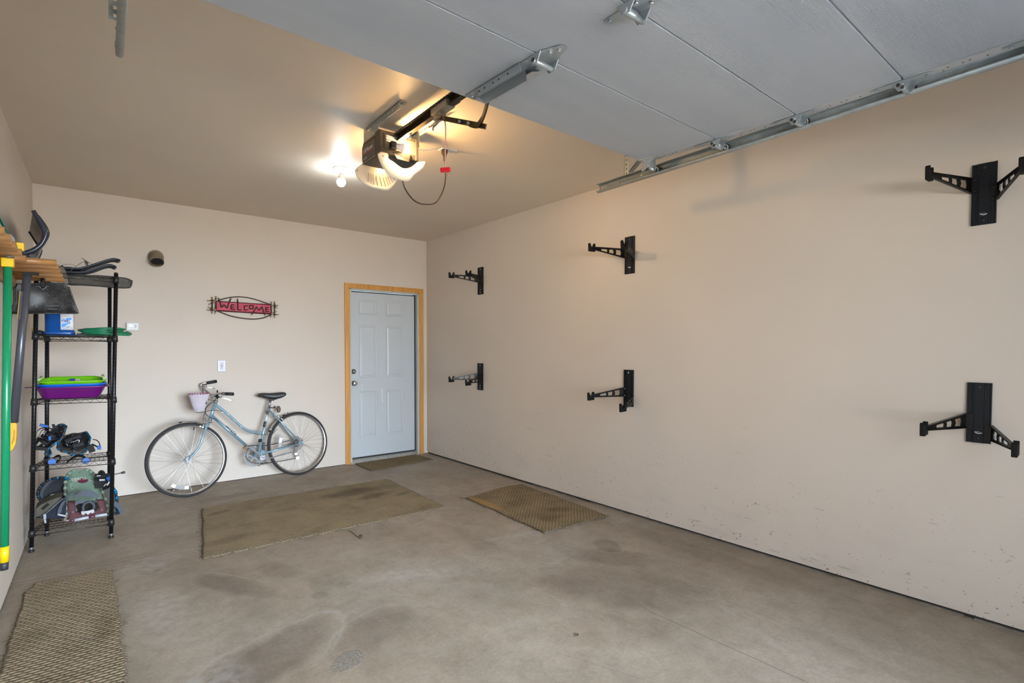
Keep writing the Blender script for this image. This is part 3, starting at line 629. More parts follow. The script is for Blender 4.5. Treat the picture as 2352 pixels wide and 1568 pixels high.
g=G(); g.bx(RX-.028,RX+.026,ty-.10,ty+.06,RZ-.044,RZ-.006).bx(RX-.020,RX+.016,ty-.03,ty+.045,RZ-.075,RZ-.05).bx(RX+.030,RX+.034,ty-.14,ty-.07,RZ-.03,RZ+.004)
tro=obj('trolley',g,mat('trolley_grey',(.40,.37,.30),.4,.5),op,bevel=.006)
g=G(); g.tube(smooth_path([(RX,ty+.0,RZ-.07),(RX-.01,ty+.03,RZ-.095),(RX-.012,ty+.055,RZ-.10),(RX-.01,ty+.065,RZ-.118)],5),.006,8); obj('release_lever',g,mat('trolley_grey',()),tro)
# straight arm (perforated channel) and curved arm up to the door
e1=at(1008,270,'x',1.845); e2=at(1116,291,'x',1.845)
M_arm=mat('arm_bronze',(.075,.052,.022),.4,.6)
g=G(); g.bar(e1,e2,.006,.024,(0,0,1)); g.bar(e1+V((-.006,0,.011)),e2+V((-.006,0,.011)),.014,.003); g.bar(e1+V((-.006,0,-.011)),e2+V((-.006,0,-.011)),.014,.003)
arm=obj('straight_arm',g,M_arm,op); g=G(); d=(e2-e1)
for q in (.42,.50,.60,.68,.76,.82,.88,.93): c=e1+d*q; g.cyl(c+V((-.0035,0,0)),c+V((-.0025,0,0)),.0035,seg=8)
obj('arm_hole',g,M_gap,arm)
g=G()
for q in (.52,.70): c=e1+d*q; g.cyl(c+V((-.014,0,0)),c+V((-.003,0,0)),.0055,seg=6); g.cyl(c+V((-.017,0,0)),c+V((-.014,0,0)),.008,seg=10)
obj('arm_bolt',g,M_zincb,arm)
pt=[at(1119,225,'x',1.775),at(1118,240,'x',1.785),at(1112,262,'x',1.81),at(1106,276,'x',1.832),at(1096,288,'x',1.840),at(1080,285,'x',1.842)]
g=G(); g.ribbon(smooth_path(pt,6),(1,.0,0),.008,.026); obj('curved_arm',g,M_arm,op)
# release rope with its red handle
M_rope=mat('red_white_rope',(.62,.30,.24),.8,noise=.35,nscale=160)
g=G(); g.tube(smooth_path([at(984,292,'x',1.85),at(990,290,'x',1.85),at(1008,272,'x',1.84),at(1016,266,'x',1.84),at(1023,285,'x',1.845),at(1023,330,'x',1.845),at(1022,383,'x',1.845),at(1022,393,'x',1.845),at(1031,403,'x',1.845)],6),.0034,8)
rope=obj('release_rope',g,M_rope,op)
hc=at(1023,390,'x',1.845); g=G(); g.box((0,0,0),(.056,.018,.024),Matrix.Rotation(-.9,3,'Z')@Matrix.Rotation(-.0,3,'Y')); g2=G(); g2._add([p+hc for p in g.v],g.f,False); obj('release_handle',g2,mat('handle_red',(.62,.01,.02),.45),rope,bevel=.006)
# power cord loop and bell wire to the ceiling outlet
oc=at(1026,344,'z',H)
g=G(); g.tube(smooth_path([at(925,415,'y',-2.93),at(930,432,'y',-2.92),at(943,452,'y',-2.90),at(957,464,'y',-2.88),at(975,469,'y',-2.86),at(997,467,'y',-2.85),at(1009,455,'y',-2.83),at(1020,430,'y',-2.80),at(1023,405,'y',-2.79),at(1021.5,375,'y',-2.79),at(1020.5,352,'y',-2.80)],8),.0045,8); cord=obj('power_cord',g,mat('cord_brown_black',(.035,.028,.02),.5),op)
pc=at(1021,351,'y',-2.80); g=G(); g.lathe([(.008,-.075),(.012,-.05),(.017,-.03),(.018,0)],(pc.x,pc.y,H-.006),(0,0,1),16); g.bx(pc.x-.014,pc.x+.014,pc.y-.018,pc.y+.018,H-.034,H-.006); obj('plug',g,mat('plug_brown',(.06,.035,.02),.5),cord)
g=G(); g.tube(smooth_path([at(957,345,'y',-2.88),at(968,344,'y',-2.86),at(982,345,'y',-2.85),at(996,342,'y',-2.84),at(1007,341,'y',-2.83),at(1016,336,'z',H-.004)],6),.0028,6); obj('bell_wire',g,M_por,op)
co_=thing('ceiling_outlet','white duplex outlet plate on the ceiling behind the red release handle','outlet',(oc.x+.01,oc.y,H))
c=V((oc.x+.01,oc.y,H)); R=Matrix.Rotation(-.12,3,'Z')
g=G(); g.box(c+V((0,0,-.003)),(.118,.072,.006),R); obj('cover_plate',g,M_por,co_,bevel=.003)
g=G(); g.box(c+V((.024,0,-.007)),(.034,.030,.003),R); obj('receptacle',g,mat('ivory_plastic',(.60,.56,.47),.4),co_,bevel=.003)
# ---------------------------------------------------------------- bare bulb on the ceiling
lc=at(783.5,387,'z',H); lf=thing('ceiling_light','bare lit white bulb in a round white ceiling lampholder left of the opener','ceiling light',(lc.x,lc.y,H))
g=G(); g.lathe([(.0,.0),(.060,.0),(.0605,-.004),(.052,-.010),(.030,-.016),(.022,-.018),(.021,-.040),(.0,-.040)],(lc.x,lc.y,H),(0,0,1),32); obj('lampholder',g,M_por,lf)
g=G(); g.lathe([(.0135,-.040),(.0150,-.052),(.020,-.066),(.027,-.082)],(lc.x,lc.y,H),(0,0,1),24); bb=obj('bulb_base',g,M_por,lf)
g=G(); g.lathe([(.027,-.082)]+[(.033*math.cos(a),-.104-.033*math.sin(a)) for a in (-.6,-.3,0,.3,.6,.9,1.2,1.45)]+[(0,-.1372)],(lc.x,lc.y,H),(0,0,1),24); obj('bulb_globe',g,M_bulbc,bb)
# ---------------------------------------------------------------- wall brackets
M_rail=mat('bracket_rail_black',(.011,.013,.016),.42,.2,spec=.3); M_armb=mat('bracket_arm_black',(.006,.0055,.005),.32,.1,spec=.35); M_pad=mat('bracket_pad_rubber',(.006,.0055,.005),.7,spec=.2)
def bracket(name,label,y,ztop,zl,zr,flip,logo,group='black folding wall brackets on the long wall'):
    root=thing(name,label,'wall bracket',(rwx(y),y,ztop-.15),(0,0,PI/2+RWS),group)
    hw=.0465; z0,z1=-.15,.15; g=G()
    # extruded rail profile: backing plus ridges  (local y points into the room)
    g.bx(-hw,hw,0,.007,z0,z1)
    g.bx(-hw,-hw+.004,0,.013,z0,z1).bx(hw-.004,hw,0,.013,z0,z1)
    g.bx(-.0195,.0195,.007,.011,z0,z1)
    for x in (-.0235,.0205): g.bx(x,x+.003,.007,.014,z0,z1)
    rail=obj('rail',g,M_rail,root,local=True,bevel=.0007)
    g=G()
    for z in (.128,-.128): g.lathe([(.007,.0),(.007,.0015),(.0045,.003),(.0,.003)],(0,.011,z),(0,1,0),14)
    obj('mounting_screw',g,M_zinc if logo=='dot' else M_blackm,rail,local=True)
    g=G()
    if logo=='swoosh':
        a=[(.0145-.029*t,.0115,-.098+.0035*math.sin(PI*t)+.004*(t-.5)*-1) for t in [i/10 for i in range(11)]]
        b=[(.0145-.029*t,.0115,-.098-.0045*math.sin(PI*t)+.004*(t-.5)*-1) for t in [i/10 for i in range(11)]]
        g.tube(a,.0009,6); g.tube(b,[.0007+.0022*math.sin(PI*min(1,i/10*1.0))*(1-i/14) for i in range(11)],6)
    else: g.sph((0,.0115,-.098),.0055,(1,.2,.75),12)
    obj('maker_emblem',g,M_wht,rail,local=True)
    al=math.radians(22.5); L=.295
    for s,zc in ((1,zl),(-1,zr)):
        z=zc-(ztop-.15); x0=s*.034
        g=G(); g.bx(x0-.0125,x0+.0125,.010,.0145,z-.038,z+.038)
        # hinge ear and folded flange
        d=V((s*math.sin(al),math.cos(al),0)); o=V((s*hw,.010,z)); nn=V((math.cos(al),-s*math.sin(al),0))*.0022
        def q(u,h): return o+d*u+V((0,0,h*(-1 if flip else 1)))
        hb=.038
        def top(u): return hb
        def bot(u): return -hb+ (2*hb-.022)*(u/L)
        def strip(pts): g.prism([q(u,h)-nn for u,h in pts],nn*2)
        strip([(0,hb),(.045,hb),(.036,0),(.045,-hb+.011),(0,-hb)])
        strip([(0,hb),(L,hb),(L,hb-.013),(0,hb-.013)])
        strip([(0,-hb),(L,bot(L)),(L,bot(L)+.012),(0,-hb+.012)])
        strip([(.088,hb-.005),(.112,hb-.005),(.103,.006),(.112,bot(.112)+.005),(.088,bot(.088)+.005),(.079,.006)])
        strip([(.148,hb-.005),(.166,hb-.005),(.160,.013),(.166,bot(.166)+.004),(.148,bot(.148)+.004),(.142,.013)])
        strip([(.215,hb-.004),(L,hb-.004),(L,bot(L)+.004),(.215,bot(.215)+.004)])
        # stiffening flanges along both chords
        wv=nn.normalized()*.0075
        for f_,hh in ((lambda u:hb-.001,0),(lambda u:bot(u)+.001,0)):
            P=[q(0,f_(0)),q(L,f_(L))]; e=V((0,0,.0022))
            g.prism([P[0]-wv,P[1]-wv,P[1]+wv,P[0]+wv],e)
        a=obj('arm',g,M_armb,root,local=True)
        g=G()
        for dz in (-.028,.028): g.lathe([(.0048,0),(.0048,.0012),(.003,.002),(0,.002)],(x0,.0145,z+dz),(0,1,0),12)
        obj('arm_screw',g,M_zinc if logo=='dot' else M_blackm,a,local=True)
        # notched rubber pad at the tip: two prongs with a V between
        t=o+d*(L+.004); zc2=z+((.030) if not flip else (-.030))
        g=G(); w=.0105; pf=[(-.034,-.028),(.032,-.031),(.035,.026),(.028,.036),(.003,-.008),(-.003,-.008),(-.026,.038),(-.034,.034)]
        g.prism([V((t.x-w,t.y+a_,zc2+b_)) for a_,b_ in pf],(2*w,0,0))
        obj('cradle_pad',g,M_pad,root,local=True,bevel=.003)
    return root
g0='black folding wall brackets on the long wall'
def zof(px,py,off): 
    d=fw+r2*((px-1176)/FPX)-u2*((py-784-SH)/FPX); t=(W-off-RWS*CP.y-CP.x)/(d.x+RWS*d.y); return (CP+d*t).z
for y,zt,l,r_,fl,lg,lb in (
 (-5.355,2.278,(2241,426),(2281,442),False,'swoosh','largest and nearest black bracket high on the long wall, arms spread to both sides'),
 (-5.358,1.196,(2231,967),(2272,994),True,'swoosh','nearest black bracket low on the long wall, right arm set lower than left'),
 (-3.218,2.272,(1437,582),(1450,588),False,'swoosh','middle black bracket of the upper row, just beyond the roller track end'),
 (-3.217,1.191,(1433,900),(1449,919),True,'dot','middle black bracket of the lower row, longer bare rail above its arms'),
 (-1.183,2.267,(1098,641),(1107,643),False,'dot','farthest small black bracket of the upper row, close to the entry door'),
 (-1.178,1.198,(1098,864),(1107,869),True,'dot','farthest small black bracket of the lower row, level with the door knob')):
    bracket('wall_bracket',lb,y,zt,zof(*l,.012),zof(*r_,.012),fl,lg)
# ---------------------------------------------------------------- back wall fittings
# vent elbow
vc=at(359,593,'y',0); ve=thing('vent_pipe','short galvanized vent elbow poking out of the back wall above the rack','vent pipe',(vc.x,0,vc.z))
M_vent=mat('vent_metal',(.27,.225,.165),.5,.5,noise=.15,nscale=20)
a=V((vc.x-.004,0,vc.z+.012)); b=at(361,602,'y',-.11); g=G()
g.tube(smooth_path([a+V((0,.01,0)),a+V((0,-.028,0)),a+V((.002,-.062,-.012)),b],6),[.054]*18+[.051],28,caps=False)
obj('elbow',g,M_vent,ve,solid=.0015)
g=G(); dd=(b-smooth_path([a,a+V((.002,-.062,-.012)),b],6)[-2]).normalized()
g.tube([b-dd*.012,b+dd*.001],.0535,28,caps=False); obj('rim',g,M_vent,ve,solid=.003)
g=G(); g.cyl((a.x,-.002,a.z),(a.x,.0,a.z),.066,seg=28); obj('flange',g,M_vent,ve)
g=G(); g.cyl(b-dd*.020,b-dd*.019,.0495,seg=28); obj('damper',g,mat('damper_dark',(.012,.011,.010),.5),ve)
# thermostat
tc_=at(304.5,750,'y',0); g=G(); th=thing('thermostat','small white thermostat with a square display left of the bicycle','thermostat',(tc_.x,0,tc_.z))
g.bx(tc_.x-.048,tc_.x+.048,-.028,0,tc_.z-.039,tc_.z+.039); obj('thermostat_case',g,M_por,th,bevel=.008)
g=G(); g.bx(tc_.x-.030,tc_.x-.002,-.0295,-.027,tc_.z-.004,tc_.z+.021); obj('display',g,mat('display_pale',(.86,.88,.90),.25),th,bevel=.002)
g=G(); g.prism([(tc_.x+.014,-.031,tc_.z+.008),(tc_.x+.030,-.031,tc_.z+.008),(tc_.x+.022,-.031,tc_.z+.019)],(0,.004,0)); g.prism([(tc_.x+.014,-.031,tc_.z+.000),(tc_.x+.030,-.031,tc_.z+.000),(tc_.x+.022,-.031,tc_.z-.011)],(0,.004,0)); obj('set_button',g,mat('button_grey',(.22,.22,.23),.4),th)
g=G(); g.bx(tc_.x-.03,tc_.x+.03,-.0285,-.0275,tc_.z-.030,tc_.z-.0285); obj('case_seam',g,mat('button_grey',()),th)
# wall outlet
oc2=at(509,840,'y',0); ou=thing('wall_outlet','metal covered outlet with red test button above the bicycle handlebar','outlet',(oc2.x,0,oc2.z))
g=G(); g.bx(oc2.x-.0375,oc2.x+.0375,-.008,0,oc2.z-.058,oc2.z+.058); obj('cover_plate',g,mat('outlet_steel',(.40,.40,.43),.42,.2),ou,bevel=.003)
g=G(); g.bx(oc2.x-.017,oc2.x+.017,-.0095,-.0075,oc2.z-.034,oc2.z+.034); obj('receptacle',g,mat('outlet_grey',(.55,.55,.56),.4),ou,bevel=.002)
g=G()
for dz in (.024,-.018):
    for dx in (-.0065,.0065): g.bx(oc2.x+dx-.0014,oc2.x+dx+.0014,-.0101,-.0090,oc2.z+dz-.004,oc2.z+dz+.004)
for dz in (.012,-.031): g.sph((oc2.x,-.0095,oc2.z+dz),.0035,(1,.25,1),10)
g.bx(oc2.x-.006,oc2.x+.006,-.0105,-.0090,oc2.z-.0095,oc2.z-.0050); obj('slot',g,M_blackm,ou)
g=G(); g.bx(oc2.x-.007,oc2.x+.007,-.0110,-.0090,oc2.z-.002,oc2.z+.006); obj('test_button',g,mat('button_red',(.35,.03,.04),.4),ou)
# welcome sign
S=lambda px,py,y=-.012: at(460+px/11.76,660+py/11.76,'y',y)
sg=thing('welcome_sign','oval twig framed red sign with the word Welcome on the back wall','sign',(S(1190,540).x,0,S(1190,540).z))
M_twig=mat('twig_dark',(.055,.026,.018),.7,noise=.3,nscale=90); M_cut=mat('twig_cut_end',(.42,.30,.17),.8); M_signr=mat('sign_red',(.50,.035,.075),.55,noise=.22,nscale=22)
g=G(); c=[S(432,372),S(1925,470),S(1925,712),S(432,622)]; g.prism(c,(0,.006,0)); obj('board',g,M_signr,sg)
g=G(); r=.0048
g.tube([S(432,372),S(1925,468)],r,8).tube([S(432,622),S(1925,714)],r*1.5,8).tube([S(432,372),S(432,622)],r,8).tube([S(1925,468),S(1925,714)],r,8); obj('board_edge',g,mat('sign_edge',(.10,.008,.015),.6),sg)
g=G()
g.tube(smooth_path([S(250,440,-.018),S(420,385,-.018),S(600,315,-.018),S(850,262,-.018),S(1060,252,-.018),S(1300,278,-.018),S(1560,345,-.018),S(1760,415,-.018),S(1900,462,-.018),S(2060,540,-.018)],6),.0052,8)
g.tube(smooth_path([S(240,548,-.02),S(380,605,-.02),S(560,672,-.02),S(800,762,-.02),S(1060,818,-.02),S(1300,848,-.02),S(1500,852,-.02),S(1700,822,-.02),S(1850,765,-.02),S(1920,715,-.02),S(2040,652,-.02)],6),.0056,8)
obj('oval_twig',g,M_twig,sg)
def twig(name,a,b,par,rr=.0055,ca=True,cb=True):
    a=S(*a,-.024);b=S(*b,-.024);d=(b-a).normalized(); g=G(); g.tube([a,b],rr,8); o=obj(name,g,M_twig,par)
    g=G(); 
    if ca: g.tube([a-d*.001,a+d*.022],rr*1.12,8)
    if cb: g.tube([b-d*.022,b+d*.001],rr*1.12,8)
    if ca or cb: obj('cut_end',g,M_cut,o)
for a,b in (((325,255),(325,700)),((425,238),(410,712)),((1925,380),(1912,805)),((2010,372),(2010,818)),((190,350),(430,352)),((180,608),(430,608)),((1910,480),(2112,488)),((1915,722),(2115,732)),((220,462),(400,385)),((210,530),(400,592)),((1925,470),(2085,560)),((1925,712),(2060,652))):
    twig('frame_twig',a,b,sg)
g=G(); P=lambda L:[S(x,y,-.020) for x,y in L]
def lw(L,name,rr=.0058):
    g=G(); p=P(L)
    for a,b in zip(p[:-1],p[1:]): g.tube([a,b],rr,8)
    return obj(name,g,M_twig,sg)
lw([(490,270),(575,540),(645,465),(720,560),(835,285)],'letter_w')
g=G()
def seg(g,L,rr=.0058):
    p=P(L)
    for a,b in zip(p[:-1],p[1:]): g.tube([a,b],rr,8)
seg(g,[(922,465),(835,470),(842,590),(945,592)]); seg(g,[(838,528),(915,530)]); obj('letter_e',g,M_twig,sg)
lw([(1010,290),(1018,605),(1125,605)],'letter_l')
lw([(1290,492),(1190,500),(1195,612),(1290,598)],'letter_c')
lw([(1335,482),(1435,488),(1430,575),(1335,572),(1335,482)],'letter_o')
lw([(1385,750),(1520,520),(1590,615),(1665,520),(1760,765)],'letter_m')
g=G(); seg(g,[(1850,540),(1768,545),(1770,650),(1865,652)]); seg(g,[(1768,595),(1840,598)]); obj('letter_e',g,M_twig,sg)
g=G()
for a,b in (((490,270),(502,308)),((835,285),(822,322)),((1010,290),(1011,330)),((1385,750),(1405,715)),((1760,765),(1745,728))): g.tube([S(*a,-.020),S(*b,-.020)],.0066,8)
obj('cut_end',g,M_cut,sg)
# ---------------------------------------------------------------- floor mats
def matmat(name,rot,sc,c1=(.37,.305,.20),c2=(.135,.105,.064),st=.5,nrow=1.):
    n=NT(name,.95); n.b.inputs['Specular IOR Level'].default_value=.1
    v=n.map((1,1,1),rot=(0,0,rot)); xyz=n.sep(v)
    # rows of plump stitches, each row shifted by half a stitch
    row=n.math('MULTIPLY',xyz[1],sc); ri=n.math('FLOOR',row); fr=n.math('SUBTRACT',n.math('FRACT',row),.5)
    wob=n.math('MULTIPLY',n.noise(14,vec=v,det=2),.8)
    cx=n.math('ADD',n.math('ADD',n.math('MULTIPLY',xyz[0],sc*.5*nrow),n.math('MULTIPLY',ri,.5)),wob); fc=n.math('SUBTRACT',n.math('FRACT',cx),.5)
    hh=n.math('SUBTRACT',1.,n.math('ADD',n.math('MULTIPLY',n.math('MULTIPLY',fr,fr),3.4),n.math('MULTIPLY',n.math('MULTIPLY',fc,fc),2.6)))
    hh=n.math('ADD',hh,n.math('MULTIPLY',n.math('SUBTRACT',n.noise(160,vec=v,det=3),.5),.55))
    col=n.mix(n.ramp(hh,[(.18,0.),(.62,.75),(1.,1.)]),c2,c1)
    col=n.mix(1.,col,n.ramp(n.noise(4.5,det=5,rough=.65),[(.3,(.74,.72,.70)),(.5,(.97,.96,.95)),(.72,(1.16,1.13,1.08))]),'MULTIPLY')
    n.c=col; n.h=hh; return n
def fin(n): n.L(n.c,n.b.inputs['Base Color']); n.bump(n.h,.7,.006); return n.m
def rug(name,label,corners,nn,thick=.012,frays=(),seed=1,wob=.006):
    rnd=random.Random(seed); P=[V((x,y,0)) for x,y in corners]; out=[]; k=len(P)
    for i in range(k):
        a,b=P[i],P[(i+1)%k]; L=(b-a).length; nseg=max(3,int(L/.025)); nr=V(((b-a).y,-(b-a).x,0)).normalized()
        for j in range(nseg):
            e=min(j,nseg-j)/nseg; out.append(a+(b-a)*(j/nseg)+nr*(rnd.uniform(-wob,wob)*.5+.6*wob*math.sin(j*.35+seed)))
    root=thing(name,label,'mat',(sum(p.x for p in P)/k,sum(p.y for p in P)/k,0),group='jute mats on the floor')
    c=sum(out,V((0,0,0)))/len(out); g=G(); m_=len(out)
    vs=[p+V((0,0,.001)) for p in out]+[p+V((0,0,thick*.75)) for p in out]+[p+(c-p).normalized()*.006+V((0,0,thick)) for p in out]
    g._add(vs,[(i,(i+1)%m_,m_+(i+1)%m_,m_+i) for i in range(m_)]+[(m_+i,m_+(i+1)%m_,2*m_+(i+1)%m_,2*m_+i) for i in range(m_)]+[tuple(range(2*m_,3*m_)),tuple(range(m_))[::-1]],False)
    obj('woven_field',g,nn,root)
    # braided border cord and loose fibres
    g=G(); prev=None
    for i,p in enumerate(out):
        q=out[(i+1)%m_]; d=(q-p); s=d.cross(V((0,0,1))).normalized()
        for t_ in (0,.5): 
            a=p+d*t_+V((0,0,.006))+s*.004*(1 if t_ else -1); g.tube([a,a+d*.55-s*.008*(1 if t_ else -1)+V((0,0,.003))],.0042,5)
    obj('border_cord',g,M_cordj,root,kind='stuff')
    g=G()
    for i in range(len(out)):
        w_=frays[min(int(i/len(out)*len(frays)),len(frays)-1)] if frays else .3
        if rnd.random()<w_:
            p=out[i]; s=(p-c).normalized(); a=p+V((0,0,.005)); pts=[a]
            for _ in range(3): a=a+s*rnd.uniform(.003,.012)+V((rnd.uniform(-.012,.012),rnd.uniform(-.012,.012),rnd.uniform(-.002,.002))); a.z=max(.002,a.z); pts.append(a)
            g.tube(smooth_path(pts,2),.0012,4)
    if g.v: obj('frayed_fibre',g,M_cordj,root,kind='stuff')
    return root
M_cordj=mat('jute_cord',(.135,.104,.064),.95,noise=.45,nscale=120)
n=matmat('mat_runner',-.10,62,nrow=1.1)
for x,y,rx,ry,rot,dk in ((2.28,-1.22,.34,.16,.0,.50),(2.36,-1.45,.20,.10,.3,.62),(2.6,-1.55,.10,.05,.2,.62),(1.18,-1.12,.14,.05,.2,.62),(1.1,-1.85,.2,.09,.2,.66)): n.c=n.mix(n.math('MULTIPLY',n.blob(x,y,rx,ry,rot,.6,.3,8),.8),n.c,n.mix(1.,n.c,(dk,dk*.97,dk),'MULTIPLY'))
r1=rug('floor_mat','large worn jute mat with a dark stain in front of the bicycle',[(1.078,-.909),(2.719,-.955),(2.705,-2.12),(.923,-2.094)],fin(n),frays=(.35,.35,.15,.2,.6,.8),seed=3)
p=[at(x,y,'z',.004) for x,y in ((783,1219),(800,1218),(812,1224),(820,1231),(829,1234),(832,1229),(826,1228),(829,1236))]
g=G(); g.tube(smooth_path(p,5),.003,6); obj('loose_strand',g,M_cordj,r1)
n=matmat('mat_ribbed',.0,58,c1=(.36,.285,.175),c2=(.095,.07,.04))
for x,y,rx,ry,dk in ((3.2,-2.9,.12,.1,.62),(3.25,-2.45,.2,.12,.8),(3.4,-2.8,.15,.08,.72)): n.c=n.mix(n.math('MULTIPLY',n.blob(x,y,rx,ry,0,.6,.35,9),.7),n.c,n.mix(1.,n.c,(dk,dk*.95,dk*.9),'MULTIPLY'))
n.c=n.mix(n.math('MULTIPLY',n.blob(3.03,-2.28,.06,.28,0,.5,.3,9),.5),n.c,(.42,.24,.06))
r2_=rug('floor_mat','medium jute mat lying alone beside the long bare wall',[(3.000,-2.026),(3.52,-1.955),(3.687,-1.975),(3.619,-3.150),(2.964,-3.110)],fin(n),frays=(.1,.1,.15,.8,.9,.3),seed=5)
g=G(); g.tube(smooth_path([at(x,y,'z',.004) for x,y in ((1056,1142),(1062,1144),(1070,1144),(1078,1149))],4),.0028,6); obj('loose_strand',g,M_cordj,r2_)
n=matmat('mat_door',1.35,60,c1=(.34,.265,.15),c2=(.10,.073,.042)); rug('floor_mat','small ribbed jute doormat at the entry door threshold',[(2.748,-.052),(3.545,-.030),(3.578,-.408),(2.747,-.494)],fin(n),frays=(.2,.1,.4,.2),seed=8,wob=.004)
n=matmat('mat_left',.06,46,c1=(.40,.335,.235),c2=(.125,.098,.063),nrow=1.2)
for x,y,rx,ry,dk in ((.42,-2.75,.06,.2,.7),(.22,-3.1,.05,.03,.72),(.3,-3.15,.2,.06,.82)): n.c=n.mix(n.math('MULTIPLY',n.blob(x,y,rx,ry,0,.6,.35,9),.7),n.c,n.mix(1.,n.c,(dk,dk*.97,dk*.95),'MULTIPLY'))
rug('floor_mat','coarse woven jute mat in the near left corner below the tools',[(.112,-1.925),(.453,-1.946),(.478,-2.7),(.487,-3.9),(.03,-3.9),(.075,-3.05),(.082,-2.45),(.080,-2.05)],fin(n),frays=(.35,.5,.2,.3,.6,.5),seed=11)
# leaf scrap and a stone on the slab
c=at(1325,1459,'z',0); g=G(); g.prism([c+V((-.016,-.004,.002)),c+V((0,-.010,.004)),c+V((.017,.004,.002)),c+V((.003,.012,.005))],(0,0,.0015)); tag(obj('leaf_scrap',g,mat('leaf_brown',(.10,.075,.05),.9)),'tiny dark leaf scrap alone on the open concrete floor','leaf')
# ---------------------------------------------------------------- wire shelving
n=NT('post_black',.32); n.b.inputs['Metallic'].default_value=.5
zz=n.math('FRACT',n.math('MULTIPLY',n.sep()[2],39.37)); n.L(n.mix(n.math('LESS_THAN',zz,.10),(.010,.010,.012),(.045,.044,.043)),n.b.inputs['Base Color']); M_post=n.m
M_wire=mat('wire_bronze_black',(.055,.048,.042),.34,.6); M_collar=mat('collar_black',(.012,.012,.012),.45)
PB={'FL':((.042,-1.245,.0),(.103,-1.245,1.90)),'FR':((.462,-1.25,.0),(.521,-1.25,1.90)),'BL':((.098,-.90,.0),(.133,-.90,1.90)),'BR':((.456,-.90,.0),(.489,-.90,1.90))}
def pp(k,z): a,b=V(PB[k][0]),V(PB[k][1]); return a+(b-a)*(z/1.9)
rack=thing('wire_shelf','tall five tier black wire shelving rack in the back left corner','shelf',(.25,-1.07,0))
for k in PB:
    g=G(); g.tube([pp(k,.032),pp(k,1.888)],.0125,16); o=obj('post',g,M_post,rack)
    g=G(); g.tube([pp(k,1.888),pp(k,1.900)],[.0135,.0105],16); obj('post_cap',g,M_collar,o)
    g=G(); g.tube([pp(k,0),pp(k,.009)],.0165,16); g.tube([pp(k,.009),pp(k,.016)],[.0165,.012],16); obj('foot_pad',g,M_collar,o)
    g=G(); g.tube([pp(k,.012),pp(k,.034)],.0055,10); g.tube([pp(k,.026),pp(k,.034)],.010,6); obj('leveling_screw',g,M_zincb,o)
SHZ=[.128,.563,1.006,1.442,1.862]
for z in SHZ:
    g=G(); c={k:pp(k,z+(.010 if k=='FL' else 0)) for k in PB}; lo=V((0,0,-.030)); r=.0030
    ring=[('FL','FR'),('FR','BR'),('BR','BL'),('BL','FL')]
    for a,b in ring:
        g.tube([c[a],c[b]],r,6).tube([c[a]+lo,c[b]+lo],r,6)
        n_=8 if 'F' in a and 'F' in b or a[0]=='B' and b[0]=='B' else 6; pts=[]
        for i in range(n_*2+1): pts.append(c[a]+(c[b]-c[a])*(i/(n_*2))+(V((0,0,-.002)) if i%2==0 else V((0,0,-.028))))
        g.tube(pts,.0017,5)
    def bi(u,v): f_=c['FL']+(c['FR']-c['FL'])*u; b_=c['BL']+(c['BR']-c['BL'])*u; return f_+(b_-f_)*v
    for i in range(1,17): g.tube([bi(i/17,.0)+V((0,0,.001)),bi(i/17,1)+V((0,0,.001))],.0016,5)
    for v in (.2,.4,.6,.8): g.tube([bi(0,v)-V((0,0,.002)),bi(1,v)-V((0,0,.002))],.0022,5)
    o=obj('wire_tier',g,M_wire,rack)
    g=G()
    for k in PB: e_=.010 if k=='FL' else 0; g.tube([pp(k,z-.036+e_),pp(k,z+.008+e_)],[.0195,.0165],16)
    obj('corner_collar',g,M_collar,o)
